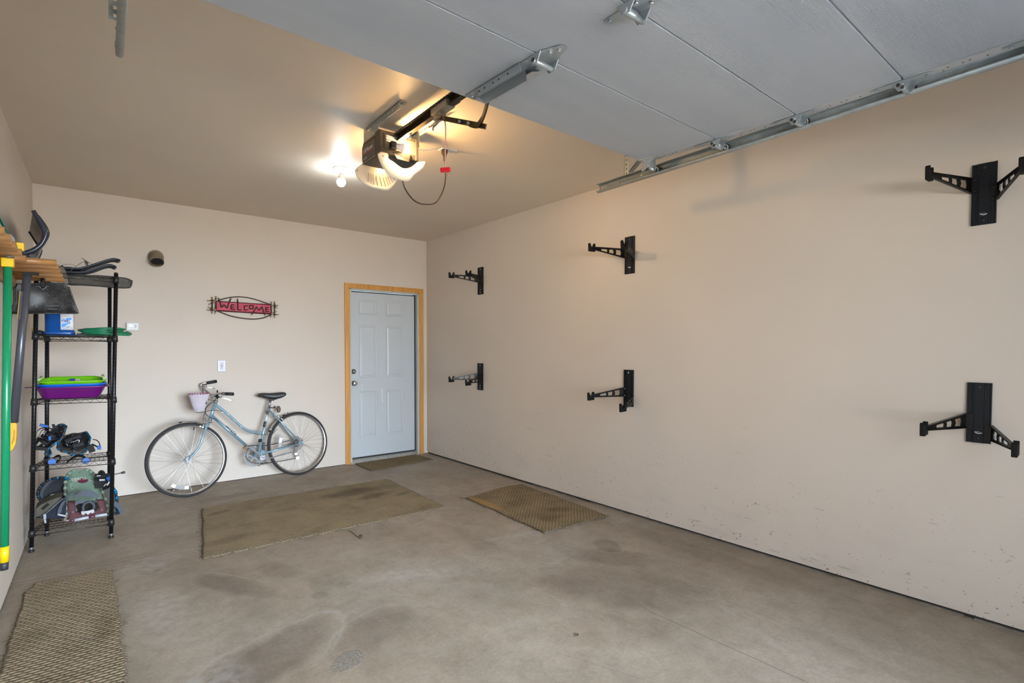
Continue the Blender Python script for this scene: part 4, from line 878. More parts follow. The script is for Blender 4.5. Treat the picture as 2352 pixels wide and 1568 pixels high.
# ---------------------------------------------------------------- snowshoes
M_bluef=mat('frame_blue',(.005,.19,.46),.24,.6); M_dk=mat('deck_black',(.012,.0125,.014),.55,spec=.3); M_dk2=mat('deck_charcoal',(.038,.036,.034),.55,noise=.2,nscale=30)
M_strap=mat('strap_grey_blue',(.045,.055,.072),.65); M_strapb=mat('strap_black',(.007,.007,.008),.6,spec=.25); M_steel=mat('crampon_steel',(.72,.73,.75),.25,1.); M_bluep=mat('blue_plastic',(.0,.085,.36),.5)
M_navy=mat('navy_plastic',(.014,.020,.036),.38); M_tan=mat('strap_tan',(.16,.135,.10),.75)
CR=lambda ox,oy,s:(lambda px,py,y:at(ox+px/s,oy+py/s,'y',y))
def shoe(label,A,B,mf,md,fr=.0075,lugs=6,lugmat=None,bind=(.42,.68),bm=None,crampon=.55,nrm=1,group='snowshoes stored on the wire rack',toe=True,cat='snowshoe',slots=True):
    A=smooth_path(A,8);B=smooth_path(B,8)
    def run(P,t): t=min(max(t,0),1)*(len(P)-1); i=min(int(t),len(P)-2); return P[i].lerp(P[i+1],t-i)
    allp=A+B; c0=sum(allp,V((0,0,0)))/len(allp); zb=min(p.z for p in allp)
    root=thing('snowshoe',label,cat,(c0.x,c0.y,zb-fr),group=group)
    loop=A+[A[-1].lerp(B[-1],.5)+(A[-1]-A[-3]).lerp(B[-1]-B[-3],.5)*.6]*(1 if toe else 0)+B[::-1]
    g=G(); g.tube(smooth_path(loop[::4],4,True),fr,10,True); fo=obj('frame_tube',g,mf,root)
    def fn(u,v): return run(A,u).lerp(run(B,u),.05+.90*v)
    g=G(); g.grid(lambda u,v:fn(.03+.94*u,v),20,6); dk=obj('deck',g,md,root,solid=.003)
    def loc(u):
        a=run(A,u);b=run(B,u);c=a.lerp(b,.5); w=(b-a); d=(run(A,min(1,u+.04))-run(A,max(0,u-.04))+run(B,min(1,u+.04))-run(B,max(0,u-.04))).normalized(); n_=w.normalized().cross(d).normalized()*nrm; return c,w/2,d,n_
    g=G()
    for i in range(lugs):
        u=.10+.80*i/max(1,lugs-1)
        for s in (A,B):
            p=run(s,u); d=(run(s,u+.015)-run(s,u-.015)).normalized()*.014
            g.tube([p-d,p+d],fr*1.25,8)
    if lugs: obj('deck_lug',g,lugmat or md,root)
    bm=bm or M_strapb
    if slots:
        g=G()
        for i in range(lugs or 6):
            u=.12+.78*i/((lugs or 6)-1)
            for v in (.2,.8):
                c,w,d,n_=loc(u); p=fn(u,v)+n_*.0018; g.prism([p-d*.008,p+w.normalized()*.0035,p+d*.008,p-w.normalized()*.0035],n_*.0008)
        obj('deck_rivet',g,M_steel if md!=M_dk2 else M_blackm,dk)
    if bind:
        u0,u1=bind; c,w,d,n_=loc((u0+u1)/2); wn=w.normalized(); hw=w.length*.55
        Lb=(loc(u1)[0]-loc(u0)[0]).length
        g=G(); R=frame((0,0,0),wn,d).to_3x3(); g.box(c+n_*.008,(hw*1.5,Lb,.010),R.to_4x4()); g.box(c+d*Lb*.35+n_*.024,(hw*1.5,Lb*.25,.030),R.to_4x4())
        bo=obj('binding',g,bm,root,bevel=.005)
        g=G()
        for q in (-.32,.0,.33):
            pts=[c+d*(Lb*q)+wn*(hw*math.cos(a))*1.0+n_*(.012+.050*math.sin(a)) for a in [PI*i/10 for i in range(11)]]
            g.ribbon(pts,d,.020,.002)
        pts=[c-d*(Lb*.45)+wn*(hw*.9*math.cos(a))-d*(.055*math.sin(a))+n_*.035 for a in [PI*i/10 for i in range(11)]]; g.ribbon(pts,n_,.018,.002)
        obj('binding_strap',g,bm,root)
        g=G()
        for q,wd_ in ((crampon,.8),):
            c2,w2,d2,n2=loc(q); wn2=w2.normalized(); L=w2.length*wd_
            pl=[c2+wn2*(-L)+n2*.012]
            for i in range(9): pl.append(c2+wn2*(-L+2*L*i/8)+n2*.012-d2*(.016 if i%2 else .004))
            pl.append(c2+wn2*L+n2*.012); g.prism(pl+[c2+wn2*L+n2*.012+d2*.012,c2-wn2*L+n2*.012+d2*.012],n2*.002)
        obj('crampon',g,M_steel,root)
    return root,run,loc,fn
# top shelf: black pair with turned-up tips, plus a grey one lying flat
c1=CR(0,460,4.612)
def off(P,d): return [p+V(d) for p in P]
mid=[c1(x,y,-1.10) for x,y in ((560,705),(700,735),(850,740),(980,705),(1100,665),(1200,640),(1262,655))]
shoe('black snowshoe with upturned tip, upper one of the pair on the top tier',off(mid,(0,-.075,.004)),off(mid,(0,.105,.012)),M_navy,M_dk,.0075,0,M_navy,bind=None,nrm=-1)
mid=[c1(x,y,-1.12) for x,y in ((600,760),(720,772),(860,775),(980,752),(1090,712),(1170,700),(1222,722))]
shoe('black snowshoe under its twin on the top tier, tip curled at the right',off(mid,(0,-.085,.0)),off(mid,(0,.095,.006)),M_navy,M_dk,.0075,0,M_navy,bind=None,nrm=-1)
A=[at(x,y,'y',-1.19) for x,y in ((150,634),(215,633),(262,636),(292,640),(303,646))]; B=[at(x,y,'y',-.98) for x,y in ((150,652),(215,656),(262,660),(290,661),(303,657))]
shoe('grey decked oval snowshoe lying flat, its end sticking out right of the top tier',A,B,M_dk2,mat('deck_grey',(.20,.19,.175),.7,noise=.12,nscale=12),.005,0,None,bind=None,toe=False)
g=G(); g.ribbon(smooth_path([c1(640,712,-1.17),c1(655,690,-1.17),c1(690,680,-1.17),c1(740,676,-1.17),c1(790,690,-1.16),c1(800,712,-1.15)],4),(0,1,.1),.022,.002)
g.ribbon(smooth_path([c1(715,770,-1.19),c1(760,735,-1.19),c1(820,690,-1.19),c1(870,655,-1.19),c1(915,645,-1.18),c1(935,668,-1.17)],5),(.25,1,.3),.020,.002)
g.ribbon(smooth_path([c1(640,700,-1.21),c1(665,740,-1.22),c1(685,800,-1.24),c1(700,880,-1.25)],4),(1,.2,0),.026,.002)
tag(obj('webbing_strap',g,M_tan),'loose tan webbing strap draped over the black snowshoes on the top tier','strap')
g=G()
for L in (((605,700),(640,735),(700,745),(760,735)),((610,760),(660,720),(720,712),(790,722)),((650,690),(690,730),(700,780)),((740,720),(800,745),(850,742)),((600,720),(680,770),(760,775))):
    g.ribbon(smooth_path([c1(a,b,-1.20+.0004*(a-600)) for a,b in L],4),(.1,1,.5),.026,.003)
tag(obj('webbing_strap',g,M_strapb),'tangled black binding straps at the left end of the top tier','strap')
g=G(); g.tube([c1(868,610,-1.16),c1(925,648,-1.14),c1(990,688,-1.12)],.0022,6); g.ribbon([c1(905,640,-1.15),c1(925,690,-1.14)],(1,0,0),.016,.003); tag(obj('buckle_ladder',g,M_tan),'thin ladder buckle strap pointing up above the top tier','strap')
# 4th tier: blue jug, green hose, black reel
def rrect(cx,cy,hx,hy,r,z,n=5):
    out=[]
    for sx,sy,a0 in ((1,1,0),(-1,1,PI/2),(-1,-1,PI),(1,-1,1.5*PI)):
        for i in range(n+1):
            a=a0+PI/2*i/n; out.append(V((cx+sx*(hx-r)+r*math.cos(a),cy+sy*(hy-r)+r*math.sin(a),z)))
    return out
def loft(g,rings,cap0=True,cap1=True):
    k=len(rings[0]); vs=[p for r_ in rings for p in r_]; fs=[];sm=[]
    for i in range(len(rings)-1):
        for j in range(k): fs.append((i*k+j,i*k+(j+1)%k,(i+1)*k+(j+1)%k,(i+1)*k+j)); sm.append(True)
    if cap0: fs.append(tuple(range(k))[::-1]); sm.append(False)
    if cap1: fs.append(tuple((len(rings)-1)*k+j for j in range(k))); sm.append(False)
    g._add(vs,fs,sm); return g
jx,jy,jz=.207,-1.13,1.4445
jug=thing('fluid_jug','translucent blue plastic jug of washer fluid with white label behind the shovel blade','jug',(jx,jy,jz))
M_jug=mat('jug_blue',(.004,.070,.30),.22,coat=.3)
g=G(); rr_=[(0,.070,.064),(.006,.080,.074),(.028,.082,.076),(.034,.076,.071),(.18,.076,.071),(.20,.070,.064),(.225,.05,.046),(.240,.024,.024),(.262,.020,.020)]
loft(g,[rrect(jx,jy,a,b,min(.030,a*.8,b*.8),jz+h,6) for h,a,b in rr_]); obj('jug_body',g,M_jug,jug)
g=G(); g.cyl((jx,jy,jz+.255),(jx,jy,jz+.285),.021); obj('jug_cap',g,M_por,jug)
g=G(); fy=jy-.0722; M_lab=mat('label_white',(.80,.82,.86),.4); lx0,lx1=jx+.006,jx+.0775
def lp(t): return V((lx0+(lx1-lx0)*t, fy if t<.6 else fy+.020*((t-.6)/.4)**2,0))
g.grid(lambda u,v:lp(u)+V((0,0,jz+.042+.112*v)),12,1); jl=obj('jug_label',g,M_lab,jug,solid=.0008)
g=G(); f2=fy-.0012
g.prism([(lx0+.006,f2,jz+.110),(lx0+.018,f2,jz+.115),(lx0+.030,f2,jz+.122),(lx1-.014,f2,jz+.126),(lx1-.014,f2,jz+.112),(lx0+.030,f2,jz+.108),(lx0+.03,f2,jz+.098),(lx0+.006,f2,jz+.092)],(0,.0004,0))
g.prism([(lx0+.006,f2,jz+.060),(lx0+.020,f2,jz+.062),(lx0+.034,f2,jz+.078),(lx1-.018,f2,jz+.088),(lx1-.018,f2,jz+.082+.012),(lx0+.03,f2,jz+.088),(lx0+.006,f2,jz+.084)],(0,.0004,0)); obj('label_wave',g,mat('label_blue',(.02,.28,.78),.4),jl)
g=G(); g.bx(lx0+.006,lx0+.050,f2-.0002,f2+.0002,jz+.092,jz+.108); obj('label_band',g,mat('label_navy',(.03,.06,.30),.4),jl)
def tf(x,z,y=f2-.0008): return Matrix(((1,0,0,x),(0,0,-1,y),(0,1,0,z),(0,0,0,1)))
obj('brand_lettering',text_mesh('BLUE',.020,tf(lx0+.006,jz+.0925),shear=.25),M_wht,jl)
obj('x_lettering',text_mesh('X',.022,tf(lx0+.016,jz+.1085),shear=.2),M_wht,jl)
obj('rating_lettering',text_mesh('-20\u00b0F',.009,tf(lx0+.028,jz+.058)),M_blackm,jl)
# hose
M_hose=mat('hose_green',(.012,.19,.085),.28,coat=.2); g=G(); pts=[]
for k in range(5):
    for i in range(24):
        a=2*PI*i/24; q=k+i/24
        cx_=.447+.006*math.sin(k*2.1); rx=.142-.006*k; ry=.105-.006*k
        pts.append(V((cx_+rx*math.cos(a)+.02*math.sin(q*1.3),-1.045+ry*math.sin(a),1.458+.009*q+.006*math.sin(a*2+k))))
g.tube(pts,.0078,8); tag(obj('garden_hose',g,M_hose),'coiled green garden hose behind the blue jug, ends hanging past the rack','hose')
g=G(); g.bx(.064,.118,-1.16,-1.02,1.446,1.482); g2=G(); nb=obj('hose_sprayer',g,M_dk,bevel=.010); tag(nb,'black hose sprayer with yellow tip left of the blue jug','hose sprayer')
g=G(); g.box((.072,-1.165,1.487),(.022,.020,.010)); obj('yellow_tip',g,mat('tip_yellow',(.55,.42,.01),.5),nb)
g=G(); g.prism([(.290,-1.19,1.446),(.365,-1.19,1.446),(.345,-1.19,1.455),(.30,-1.19,1.466)],(0,.05,0)); tag(obj('rubber_wedge',g,M_black,bevel=.002),'flat black rubber wedge in front of the green hose','wedge')
# 3rd tier: three nested tubs
def tub(name,label,col,z0,h,bx_,tx_,y0,y1,flare,lip,par=None,back=0.,rough=.3):
    r_=thing(name,label,'sled tub',((tx_[0]+tx_[1])/2,(y0+y1)/2,z0),group='nested plastic tubs')
    m_=mat('tub_'+col[0],col[1],rough,coat=.15); g=G(); k=6
    def ring(t,e=0):
        x0=bx_[0]+(tx_[0]-bx_[0])*t-e; x1=bx_[1]+(tx_[1]-bx_[1])*t+e; a=y0+flare*(1-t)-e; b=y1-flare*(1-t)+e
        R=rrect((x0+x1)/2,(a+b)/2,(x1-x0)/2,(b-a)/2,.045+.02*t,z0+h*t,k)
        if back:
            for p in R: s=(p.y-y0)/(y1-y0); p.z+=back*max(0,s)**1.5*t*(1-((p.x-(x0+x1)/2)/((x1-x0)/2))**2*.8)
        return R
    loft(g,[ring(0),ring(.12),ring(.5),ring(.93),ring(1.,.0)],True,False)
    o=obj('tub_shell',g,m_,r_,solid=.0028)
    g=G(); a=ring(1.,0);b=ring(1.,lip);c_=[p-V((0,0,.007)) for p in ring(1.,lip+.001)]; kk=len(a); g._add(a+b+c_,[(i,(i+1)%kk,kk+(i+1)%kk,kk+i) for i in range(kk)]+[(kk+i,kk+(i+1)%kk,2*kk+(i+1)%kk,2*kk+i) for i in range(kk)],True); obj('rolled_rim',g,m_,r_,solid=.0025)
    return r_,ring,m_
tb,_,mp_=tub('plastic_tub','purple plastic tub at the bottom of the nested stack, wide left handle',('purple',(.125,.004,.135)),1.012,.082,(.112,.412),(.078,.452),-1.235,-.935,.035,.016)
g=G(); g.prism([(.078,-1.16,1.094),(.018,-1.13,1.094),(.018,-1.04,1.094),(.078,-1.01,1.094)],(0,0,-.004)); obj('end_handle',g,mp_,tb,bevel=.0015)
tub('plastic_tub','bright blue plastic tub nested between the purple and the green one',('blue',(.005,.13,.62)),1.024,.088,(.120,.404),(.088,.446),-1.225,-.945,.038,.010)
tg,ring,mg_=tub('plastic_tub','lime green plastic tub on top of the nested stack, flag sticker inside',('green',(.16,.52,.005)),1.040,.092,(.125,.400),(.094,.442),-1.218,-.950,.042,.012,back=.030)
g=G()
for xs_,s in ((.092,1),(.444,-1)):
    pts=[V((xs_,-1.13,1.135)),V((xs_+.008*s,-1.125,1.158)),V((xs_+.012*s,-1.08,1.166)),V((xs_+.008*s,-1.035,1.160)),V((xs_,-1.03,1.138))]; g.ribbon(smooth_path(pts,4),(1,0,.3),.016,.003)
obj('loop_handle',g,mat('tub_clear_green',(.40,.62,.20),.3,trans=.3),tg)
g=G(); a=at(160,875,'y',-.99); b=at(184,875,'y',-.99); g._add([a,b,b+V((0,.012,.016)),a+V((0,.012,.016))],[(0,1,2,3)],False); obj('flag_sticker',g,mat('sticker_pale',(.60,.45,.45),.5),tg,solid=.001)
g=G(); a2=a+V((0,-.001,.003)); g._add([a2,a2+V((.03,0,0)),a2+V((.03,.010,.014)),a2+V((0,.010,.014))],[(0,1,2,3)],False); obj('sticker_canton',g,mat('label_navy',()),tg,solid=.001)
# 2nd tier: two blue-framed snowshoes
c3=CR(70,960,13.065)
A=[c3(560,1140,-1.10),c3(470,1090,-1.12),c3(490,980,-1.13),c3(600,860,-1.13),c3(760,740,-1.13),c3(900,640,-1.12),c3(970,540,-1.11),c3(1010,430,-1.10),c3(1050,310,-1.08),c3(1075,245,-1.06)]
B=[c3(640,1090,-1.06),c3(540,900,-.99),c3(440,760,-.98),c3(420,640,-.97),c3(480,520,-.97),c3(560,440,-.97),c3(640,380,-.98),c3(760,270,-.99),c3(880,205,-1.0),c3(1010,190,-1.03)]
s1,run,loc,fn=shoe('blue tube snowshoe tilted on its side, left one on the second tier from the floor',A,B,M_bluef,M_dk,.0068,7,M_dk2,bind=(.25,.6),nrm=-1,crampon=.5)
g=G()
for q in (((170,500),(220,380),(340,300),(520,290),(700,350),(860,430)),((165,640),(240,560),(330,380),(420,330)),((440,470),(480,400),(500,330))): g.ribbon(smooth_path([c3(*p,-1.14) for p in q],4),(0,1,.2),.020,.002)
g.box(c3(300,900,-1.12),(.080,.05,.022),Matrix.Rotation(.2,3,'Y')); g.ribbon(smooth_path([c3(680,180,-1.1),c3(700,250,-1.1),c3(720,330,-1.1)],3),(1,0,0),.016,.003)
obj('boot_harness',g,M_strapb,s1)
g=G()
for q in (((185,480),(250,380),(330,320)),((215,500),(290,390),(370,330)),((400,520),(440,430),(470,380))): g.ribbon(smooth_path([c3(*p,-1.155) for p in q],4),(0,1,.2),.004,.001)
obj('reflective_stripe',g,M_por,s1)
g=G(); g.box(c3(410,225,-1.13),(.048,.02,.016),Matrix.Rotation(.35,3,'Y')); g.box(c3(580,600,-1.15),(.016,.01,.030)); obj('blue_buckle',g,M_bluep,s1,bevel=.003)
A=[c3(830,780,-1.10),c3(830,900,-1.14),c3(930,980,-1.16),c3(1090,1020,-1.17),c3(1250,1095,-1.18),c3(1400,1110,-1.18),c3(1560,1050,-1.17),c3(1700,950,-1.16),c3(1750,800,-1.14),c3(1760,700,-1.12),c3(1790,580,-1.09)]
B=[c3(900,700,-1.03),c3(960,640,-1.0),c3(1020,580,-.98),c3(1080,540,-.97),c3(1200,500,-.96),c3(1300,480,-.96),c3(1400,480,-.96),c3(1480,470,-.97),c3(1560,450,-.98),c3(1640,430,-1.0),c3(1700,425,-1.03)]
s2,run,loc,fn=shoe('blue tube snowshoe lying face up, right one on the second tier from the floor',A,B,M_bluef,M_dk2,.0068,7,M_dk2,bind=(.42,.68),nrm=-1,crampon=.45)
g=G(); g.box(c3(1280,620,-1.09),(.105,.05,.045),Matrix.Rotation(-.42,3,'Y')); obj('heel_plate',g,M_strapb,s2,bevel=.012)
g=G(); g.tube([c3(*p,-1.13) for p in ((1190,760),(1230,720),(1300,700),(1370,680),(1430,650),(1470,660),(1450,720),(1440,800),(1390,830),(1330,860),(1290,830),(1240,800))],.0026,6); g.tube([c3(*p,-1.12) for p in ((1060,750),(1110,820),(1160,830),(1190,800))],.0024,6); obj('crampon_edge',g,M_steel,s2)
g=G(); g.box(c3(1815,910,-1.15),(.036,.04,.052),Matrix.Rotation(-.3,3,'Y')); g.ribbon(smooth_path([c3(1850,780,-1.13),c3(1950,830,-1.14),c3(2080,900,-1.15)],4),(0,1,.3),.024,.002); g.tube(smooth_path([c3(1870,640,-1.1),c3(1980,660,-1.12),c3(2060,740,-1.13),c3(2080,850,-1.14)],4),.003,6); obj('boot_harness',g,M_strapb,s2)
g=G(); g.box(c3(2060,880,-1.16),(.022,.012,.030)); obj('blue_buckle',g,M_bluep,s2,bevel=.003)
for s_,x,y,L in ((s1,645,1310,((640,1310),(720,1180),(840,1130),(900,1190),(860,1270),(780,1310))),(s2,1665,1280,((1080,1340),(1250,1200),(1420,1130),(1580,1150),(1660,1230)))):
    g=G(); g.ribbon(smooth_path([c3(a,b,-1.20) for a,b in L],4),(.2,1,.6),.024,.003); so=obj('heel_strap',g,M_strapb,s_)
    c_=c3(x,y,-1.225); g=G(); nd=(CP-c_).normalized()*.6+V((0,-.4,0)); nd.normalize(); g.tube([c_,c_+nd*.005],[.0225,.0205],20); obj('round_pull_tab',g,M_bluep,so)
# bottom tier
c4=CR(70,1070,10.69)
def yl(py): return -1.235+.27*(1330-py)/1245
def q4(L): return [c4(x,y,yl(y)) for x,y in L]
A=q4([(900,1335),(872,1150),(862,1000),(850,800),(848,620),(852,450),(872,300),(940,190),(1060,115),(1180,90)]); B=q4([(1915,1210),(1905,1080),(1880,930),(1820,750),(1740,560),(1660,400),(1590,250),(1500,150),(1400,100),(1280,88)])
M_grn=mat('deck_sage_green',(.155,.225,.165),.42,noise=.06,nscale=10); M_mar=mat('deck_maroon',(.115,.048,.055),.5)
s3,run,loc,fn=shoe('sage green and maroon snowshoe standing on end at the front of the bottom tier',A,B,mat('frame_taupe',(.20,.165,.14),.4,.3),M_grn,.0085,9,mat('lug_green',(.20,.27,.20),.45),bind=None,toe=False,slots=False)
g=G(); g.grid(lambda u,v:fn(.0+.13*u,v)+V((0,-.006,.001)),4,8); g.grid(lambda u,v:fn(.10+.20*u,v*.20)+V((0,-.006,.001)),5,3); g.grid(lambda u,v:fn(.10+.20*u,.80+v*.20)+V((0,-.006,.001)),5,3); obj('maroon_tail_panel',g,M_mar,s3,solid=.003)
g=G()
for a,b in (((1080,1330),(1430,1255)),((1590,1225),(1880,1185))): g.tube([c4(*a,-1.245),c4(*b,-1.245)],.0105,10)
obj('bumper_sleeve',g,mat('sleeve_white',(.40,.42,.46),.45),s3)
g=G(); g.tube([c4(1432,1254,-1.245),c4(1590,1226,-1.245)],.0100,10); g.tube([c4(960,1345,-1.24),c4(1075,1332,-1.245)],.0095,10); obj('maroon_sleeve',g,mat('sleeve_maroon',(.12,.03,.06),.35),s3)
g=G(); L=[(1110,990),(1180,930),(1400,870),(1600,850),(1700,1020),(1600,1100),(1400,1150),(1180,1120)]; g.prism([c4(x,y,yl(y)-.012) for x,y in L],(0,.008,0)); obj('toe_opening',g,M_blackm,s3)
g=G(); L=[(1240,1110),(1400,1100),(1560,1055),(1570,1130),(1515,1165),(1480,1140),(1410,1200),(1360,1155),(1300,1205),(1250,1180)]; g.prism([c4(x,y,-1.255) for x,y in L],(0,.003,0)); obj('crampon',g,M_steel,s3)
g=G(); g.tube(smooth_path([c4(x,y,-1.25) for x,y in ((1300,1090),(1290,1000),(1340,920),(1450,880),(1540,930),(1560,1010),(1530,1060))],4),.0085,8); obj('toe_ring',g,M_strap,s3)
g=G()
for L,w,y in (([(800,840),(900,760),(1000,660),(1070,590)],.034,-1.23),([(830,850),(770,950),(720,1060),(710,1160)],.026,-1.235),([(1020,790),(1150,720),(1300,700),(1500,720),(1640,760)],.022,-1.245),([(1150,690),(1250,640),(1430,630),(1560,680),(1680,750)],.026,-1.24),([(1100,900),(1250,870),(1400,880)],.026,-1.24),([(1640,770),(1600,850),(1540,910)],.024,-1.245)):
    g.ribbon(smooth_path([c4(a,b,y) for a,b in L],5),(.25,.2,1) if L[0][0]>900 else (1,.1,.5),w,.0025)
obj('binding_strap',g,M_strap,s3)
g=G(); g.bar(c4(665,1185,-1.245),c4(875,1230,-1.245),.010,.010); obj('strap_end',g,mat('sleeve_white',()),s3,bevel=.003)
c_=c4(1285,358,yl(358)-.006); g=G(); e1_=(c4(1415,350,yl(350)-.006)-c_); e2_=(c4(1285,300,yl(300)-.006)-c_); g.prism([c_+e1_*math.cos(a)+e2_*math.sin(a) for a in [2*PI*i/24 for i in range(24)]],(0,.004,0)); obj('maroon_badge',g,mat('badge_maroon',(.10,.015,.035),.5,noise=.3,nscale=180),s3)
a=c4(1375,258,yl(258)-.007); b=c4(1125,290,yl(290)-.007); Mx=frame(a,b-a,c4(1375,320,yl(320)-.007)-a); obj('maker_lettering',text_mesh('TUBBS',.030,Mx),mat('print_cream',(.55,.55,.45),.5),s3)
g=G(); g.tube(smooth_path([c4(x,y,yl(y)-.007) for x,y in ((1030,580),(990,500),(1000,430),(1080,375),(1160,360))],5),.0012,5).tube(smooth_path([c4(x,y,yl(y)-.007) for x,y in ((1420,345),(1510,360),(1580,410),(1600,470))],5),.0012,5); obj('deck_piping',g,mat('print_cream',()),s3)
g=G()
for x,y in ((1215,152),(1020,272),(1450,213),(1495,322),(1020,395),(1545,440),(1022,518)): g.bar(c4(x-18,y+2,yl(y)-.0065),c4(x+18,y-2,yl(y)-.0065),.004,.004)
obj('deck_slot',g,M_blackm,s3)
A=[c4(x,y,-1.08) for x,y in ((420,930),(300,870),(225,800),(185,700),(200,600),(255,500),(345,410),(450,345),(600,300),(760,285),(900,300))]; B=[c4(x,y,-.98) for x,y in ((560,900),(640,860),(740,820),(830,790),(900,740),(960,690),(980,620),(1000,540),(1000,460),(980,390),(960,330))]
s4,run,loc,fn=shoe('blue framed black snowshoe behind the green one on the bottom tier, left side',A,B,M_bluef,mat('deck_slate',(.020,.022,.027),.55),.0078,8,M_dk,bind=(.35,.7),nrm=-1,crampon=.62)
g=G(); L=[(540,640),(560,660),(480,720),(620,715),(480,695),(640,695),(540,755),(600,735)]; 
for a_,b_ in (((480,715),(625,705)),((500,695),(610,688)),((520,735),(600,728)),((490,565),(480,565))): g.bar(c4(*a_,-1.095),c4(*b_,-1.095),.003,.004)
obj('deck_logo_print',g,M_tan,s4)
# olive and navy gear bag
bag=thing('gear_bag','olive topped navy gear bag with zipper at the left of the bottom tier','bag',(.13,-1.15,.134))
g=G(); P1=[c4(x,y,-1.20) for x,y in ((110,1060),(235,960),(430,860),(620,790),(790,760),(640,960),(450,1110),(280,1245),(110,1265))]; P2=[p+V((.0,.13,.012)) for p in P1]; k=len(P1); g._add(P1+P2,[tuple(range(k)),tuple(range(k,2*k))[::-1]]+[(i,(i+1)%k,k+(i+1)%k,k+i) for i in range(k)],False); obj('bag_flap',g,mat('canvas_olive',(.078,.070,.052),.85,noise=.15,nscale=14,bump=.3,bscale=40),bag,bevel=.008)
g=G(); P1=[c4(x,y,-1.215) for x,y in ((290,1245),(640,965),(800,790),(870,850),(870,1265),(640,1290),(430,1300),(110,1275))]; P2=[p+V((.0,.12,.0)) for p in P1]; k=len(P1); g._add(P1+P2,[tuple(range(k)),tuple(range(k,2*k))[::-1]]+[(i,(i+1)%k,k+(i+1)%k,k+i) for i in range(k)],False); obj('bag_body',g,mat('canvas_navy',(.004,.007,.022),.8,noise=.25,nscale=10,bump=.4,bscale=18),bag,bevel=.008)
g=G(); g.tube([c4(250,1262,-1.225),c4(480,1080,-1.225),c4(800,790,-1.22)],.0035,6); g.ribbon([c4(350,1180,-1.23),c4(355,1300,-1.235)],(1,0,0),.014,.002); g.ribbon([c4(355,1310,-1.235),c4(370,1400,-1.24)],(1,0,0),.010,.002); obj('zipper',g,mat('zipper_grey',(.16,.18,.19),.4,.4),bag)
g=G(); g.bar(c4(300,1060,-1.212),c4(440,930,-1.212),.018,.014); obj('bag_buckle',g,M_strapb,bag,bevel=.003)
# right-hand dark snowshoe with straps showing past the post
A=[c4(x,y,-1.05) for x,y in ((1760,1150),(1740,900),(1720,700),(1700,520),(1700,400),(1760,300))]; B=[c4(x,y,-1.03) for x,y in ((2150,1180),(2150,1000),(2120,800),(2095,640),(2060,580),(1980,480))]
s5,run,loc,fn=shoe('dark snowshoe with blue striped straps half hidden behind the right front post',A,B,M_dk,M_dk2,.0075,6,M_bluef,bind=None,toe=False)
g=G(); g.ribbon(smooth_path([c4(x,y,-1.10) for x,y in ((2050,900),(2120,950),(2190,1020),(2230,1090),(2250,1165))],5),(1,.2,.9),.030,.002); obj('loose_strap',g,M_strap,s5)
g=G(); g.bar(c4(1600,235,-1.07),c4(1960,225,-1.07),.05,.020); g.ribbon(smooth_path([c4(x,y,-1.09) for x,y in ((1640,330),(1760,300),(1880,330),(1950,420),(1900,500),(1780,540))],5),(0,.6,1),.030,.003); g.box(c4(1760,400,-1.06),(.08,.05,.07)); g.tube(smooth_path([c4(x,y,-1.05) for x,y in ((1690,200),(1700,150),(1740,125),(1790,150),(1805,195))],4),.008,8); g.sph(c4(1740,185,-1.05),.020,(1,.6,.6),12)
obj('boot_harness',g,M_strapb,s5)
g=G()
for a_,b_ in (((1690,330),(1830,325)),((1690,355),(1830,350)),((1630,240),(1720,235)),((1870,470),(1930,380)),((1890,480),(1945,395)),((1800,500),(1860,430))): g.bar(c4(*a_,-1.115),c4(*b_,-1.115),.003,.004)
obj('reflective_stripe',g,M_por,s5)
g=G(); g.box(c4(1920,310,-1.12),(.024,.012,.034),Matrix.Rotation(-.4,3,'Y')); obj('blue_buckle',g,M_bluep,s5,bevel=.003)
g=G(); g.bar(c4(1960,225,-1.07),c4(2230,168,-1.06),.012,.006); g.tube([c4(2220,172,-1.06),c4(2270,160,-1.06),c4(2325,148,-1.06)],[.006,.0095,.0085],10); obj('ratchet_ladder',g,mat('ladder_dark_brown',(.05,.04,.035),.5),s5)
# ---------------------------------------------------------------- wooden dowel rack on the left wall
M_dow=mat('dowel_wood',(.34,.165,.055),.45,noise=.18,nscale=10,stretch=(1,6,6),coat=.15); M_bw=mat('board_wood',(.30,.17,.085),.6,noise=.2,nscale=6,stretch=(1,.6,5))
tr_=thing('tool_rack','brown wooden tool rack with a row of dowels on the left wall','tool rack',(.01,-2.4,1.72))
g=G(); g.bx(0,.020,-4.3,-1.42,1.725,1.835); obj('back_board',g,M_bw,tr_,bevel=.003)
dow=[(-3.42,.147),(-3.30,.147),(-3.184,.150),(-3.028,.150),(-2.924,.145),(-2.845,.150),(-2.743,.144),(-2.628,.149),(-2.418,.146),(-2.345,.255),(-2.16,.254),(-1.97,.253),(-1.73,.251),(-1.484,.248)]
for i,(y,x1) in enumerate(dow):
    g=G(); r_=.0165; g.tube([(.015,y,1.80),(x1,y,1.80)],r_,14); obj('dowel',g,M_dow,tr_)
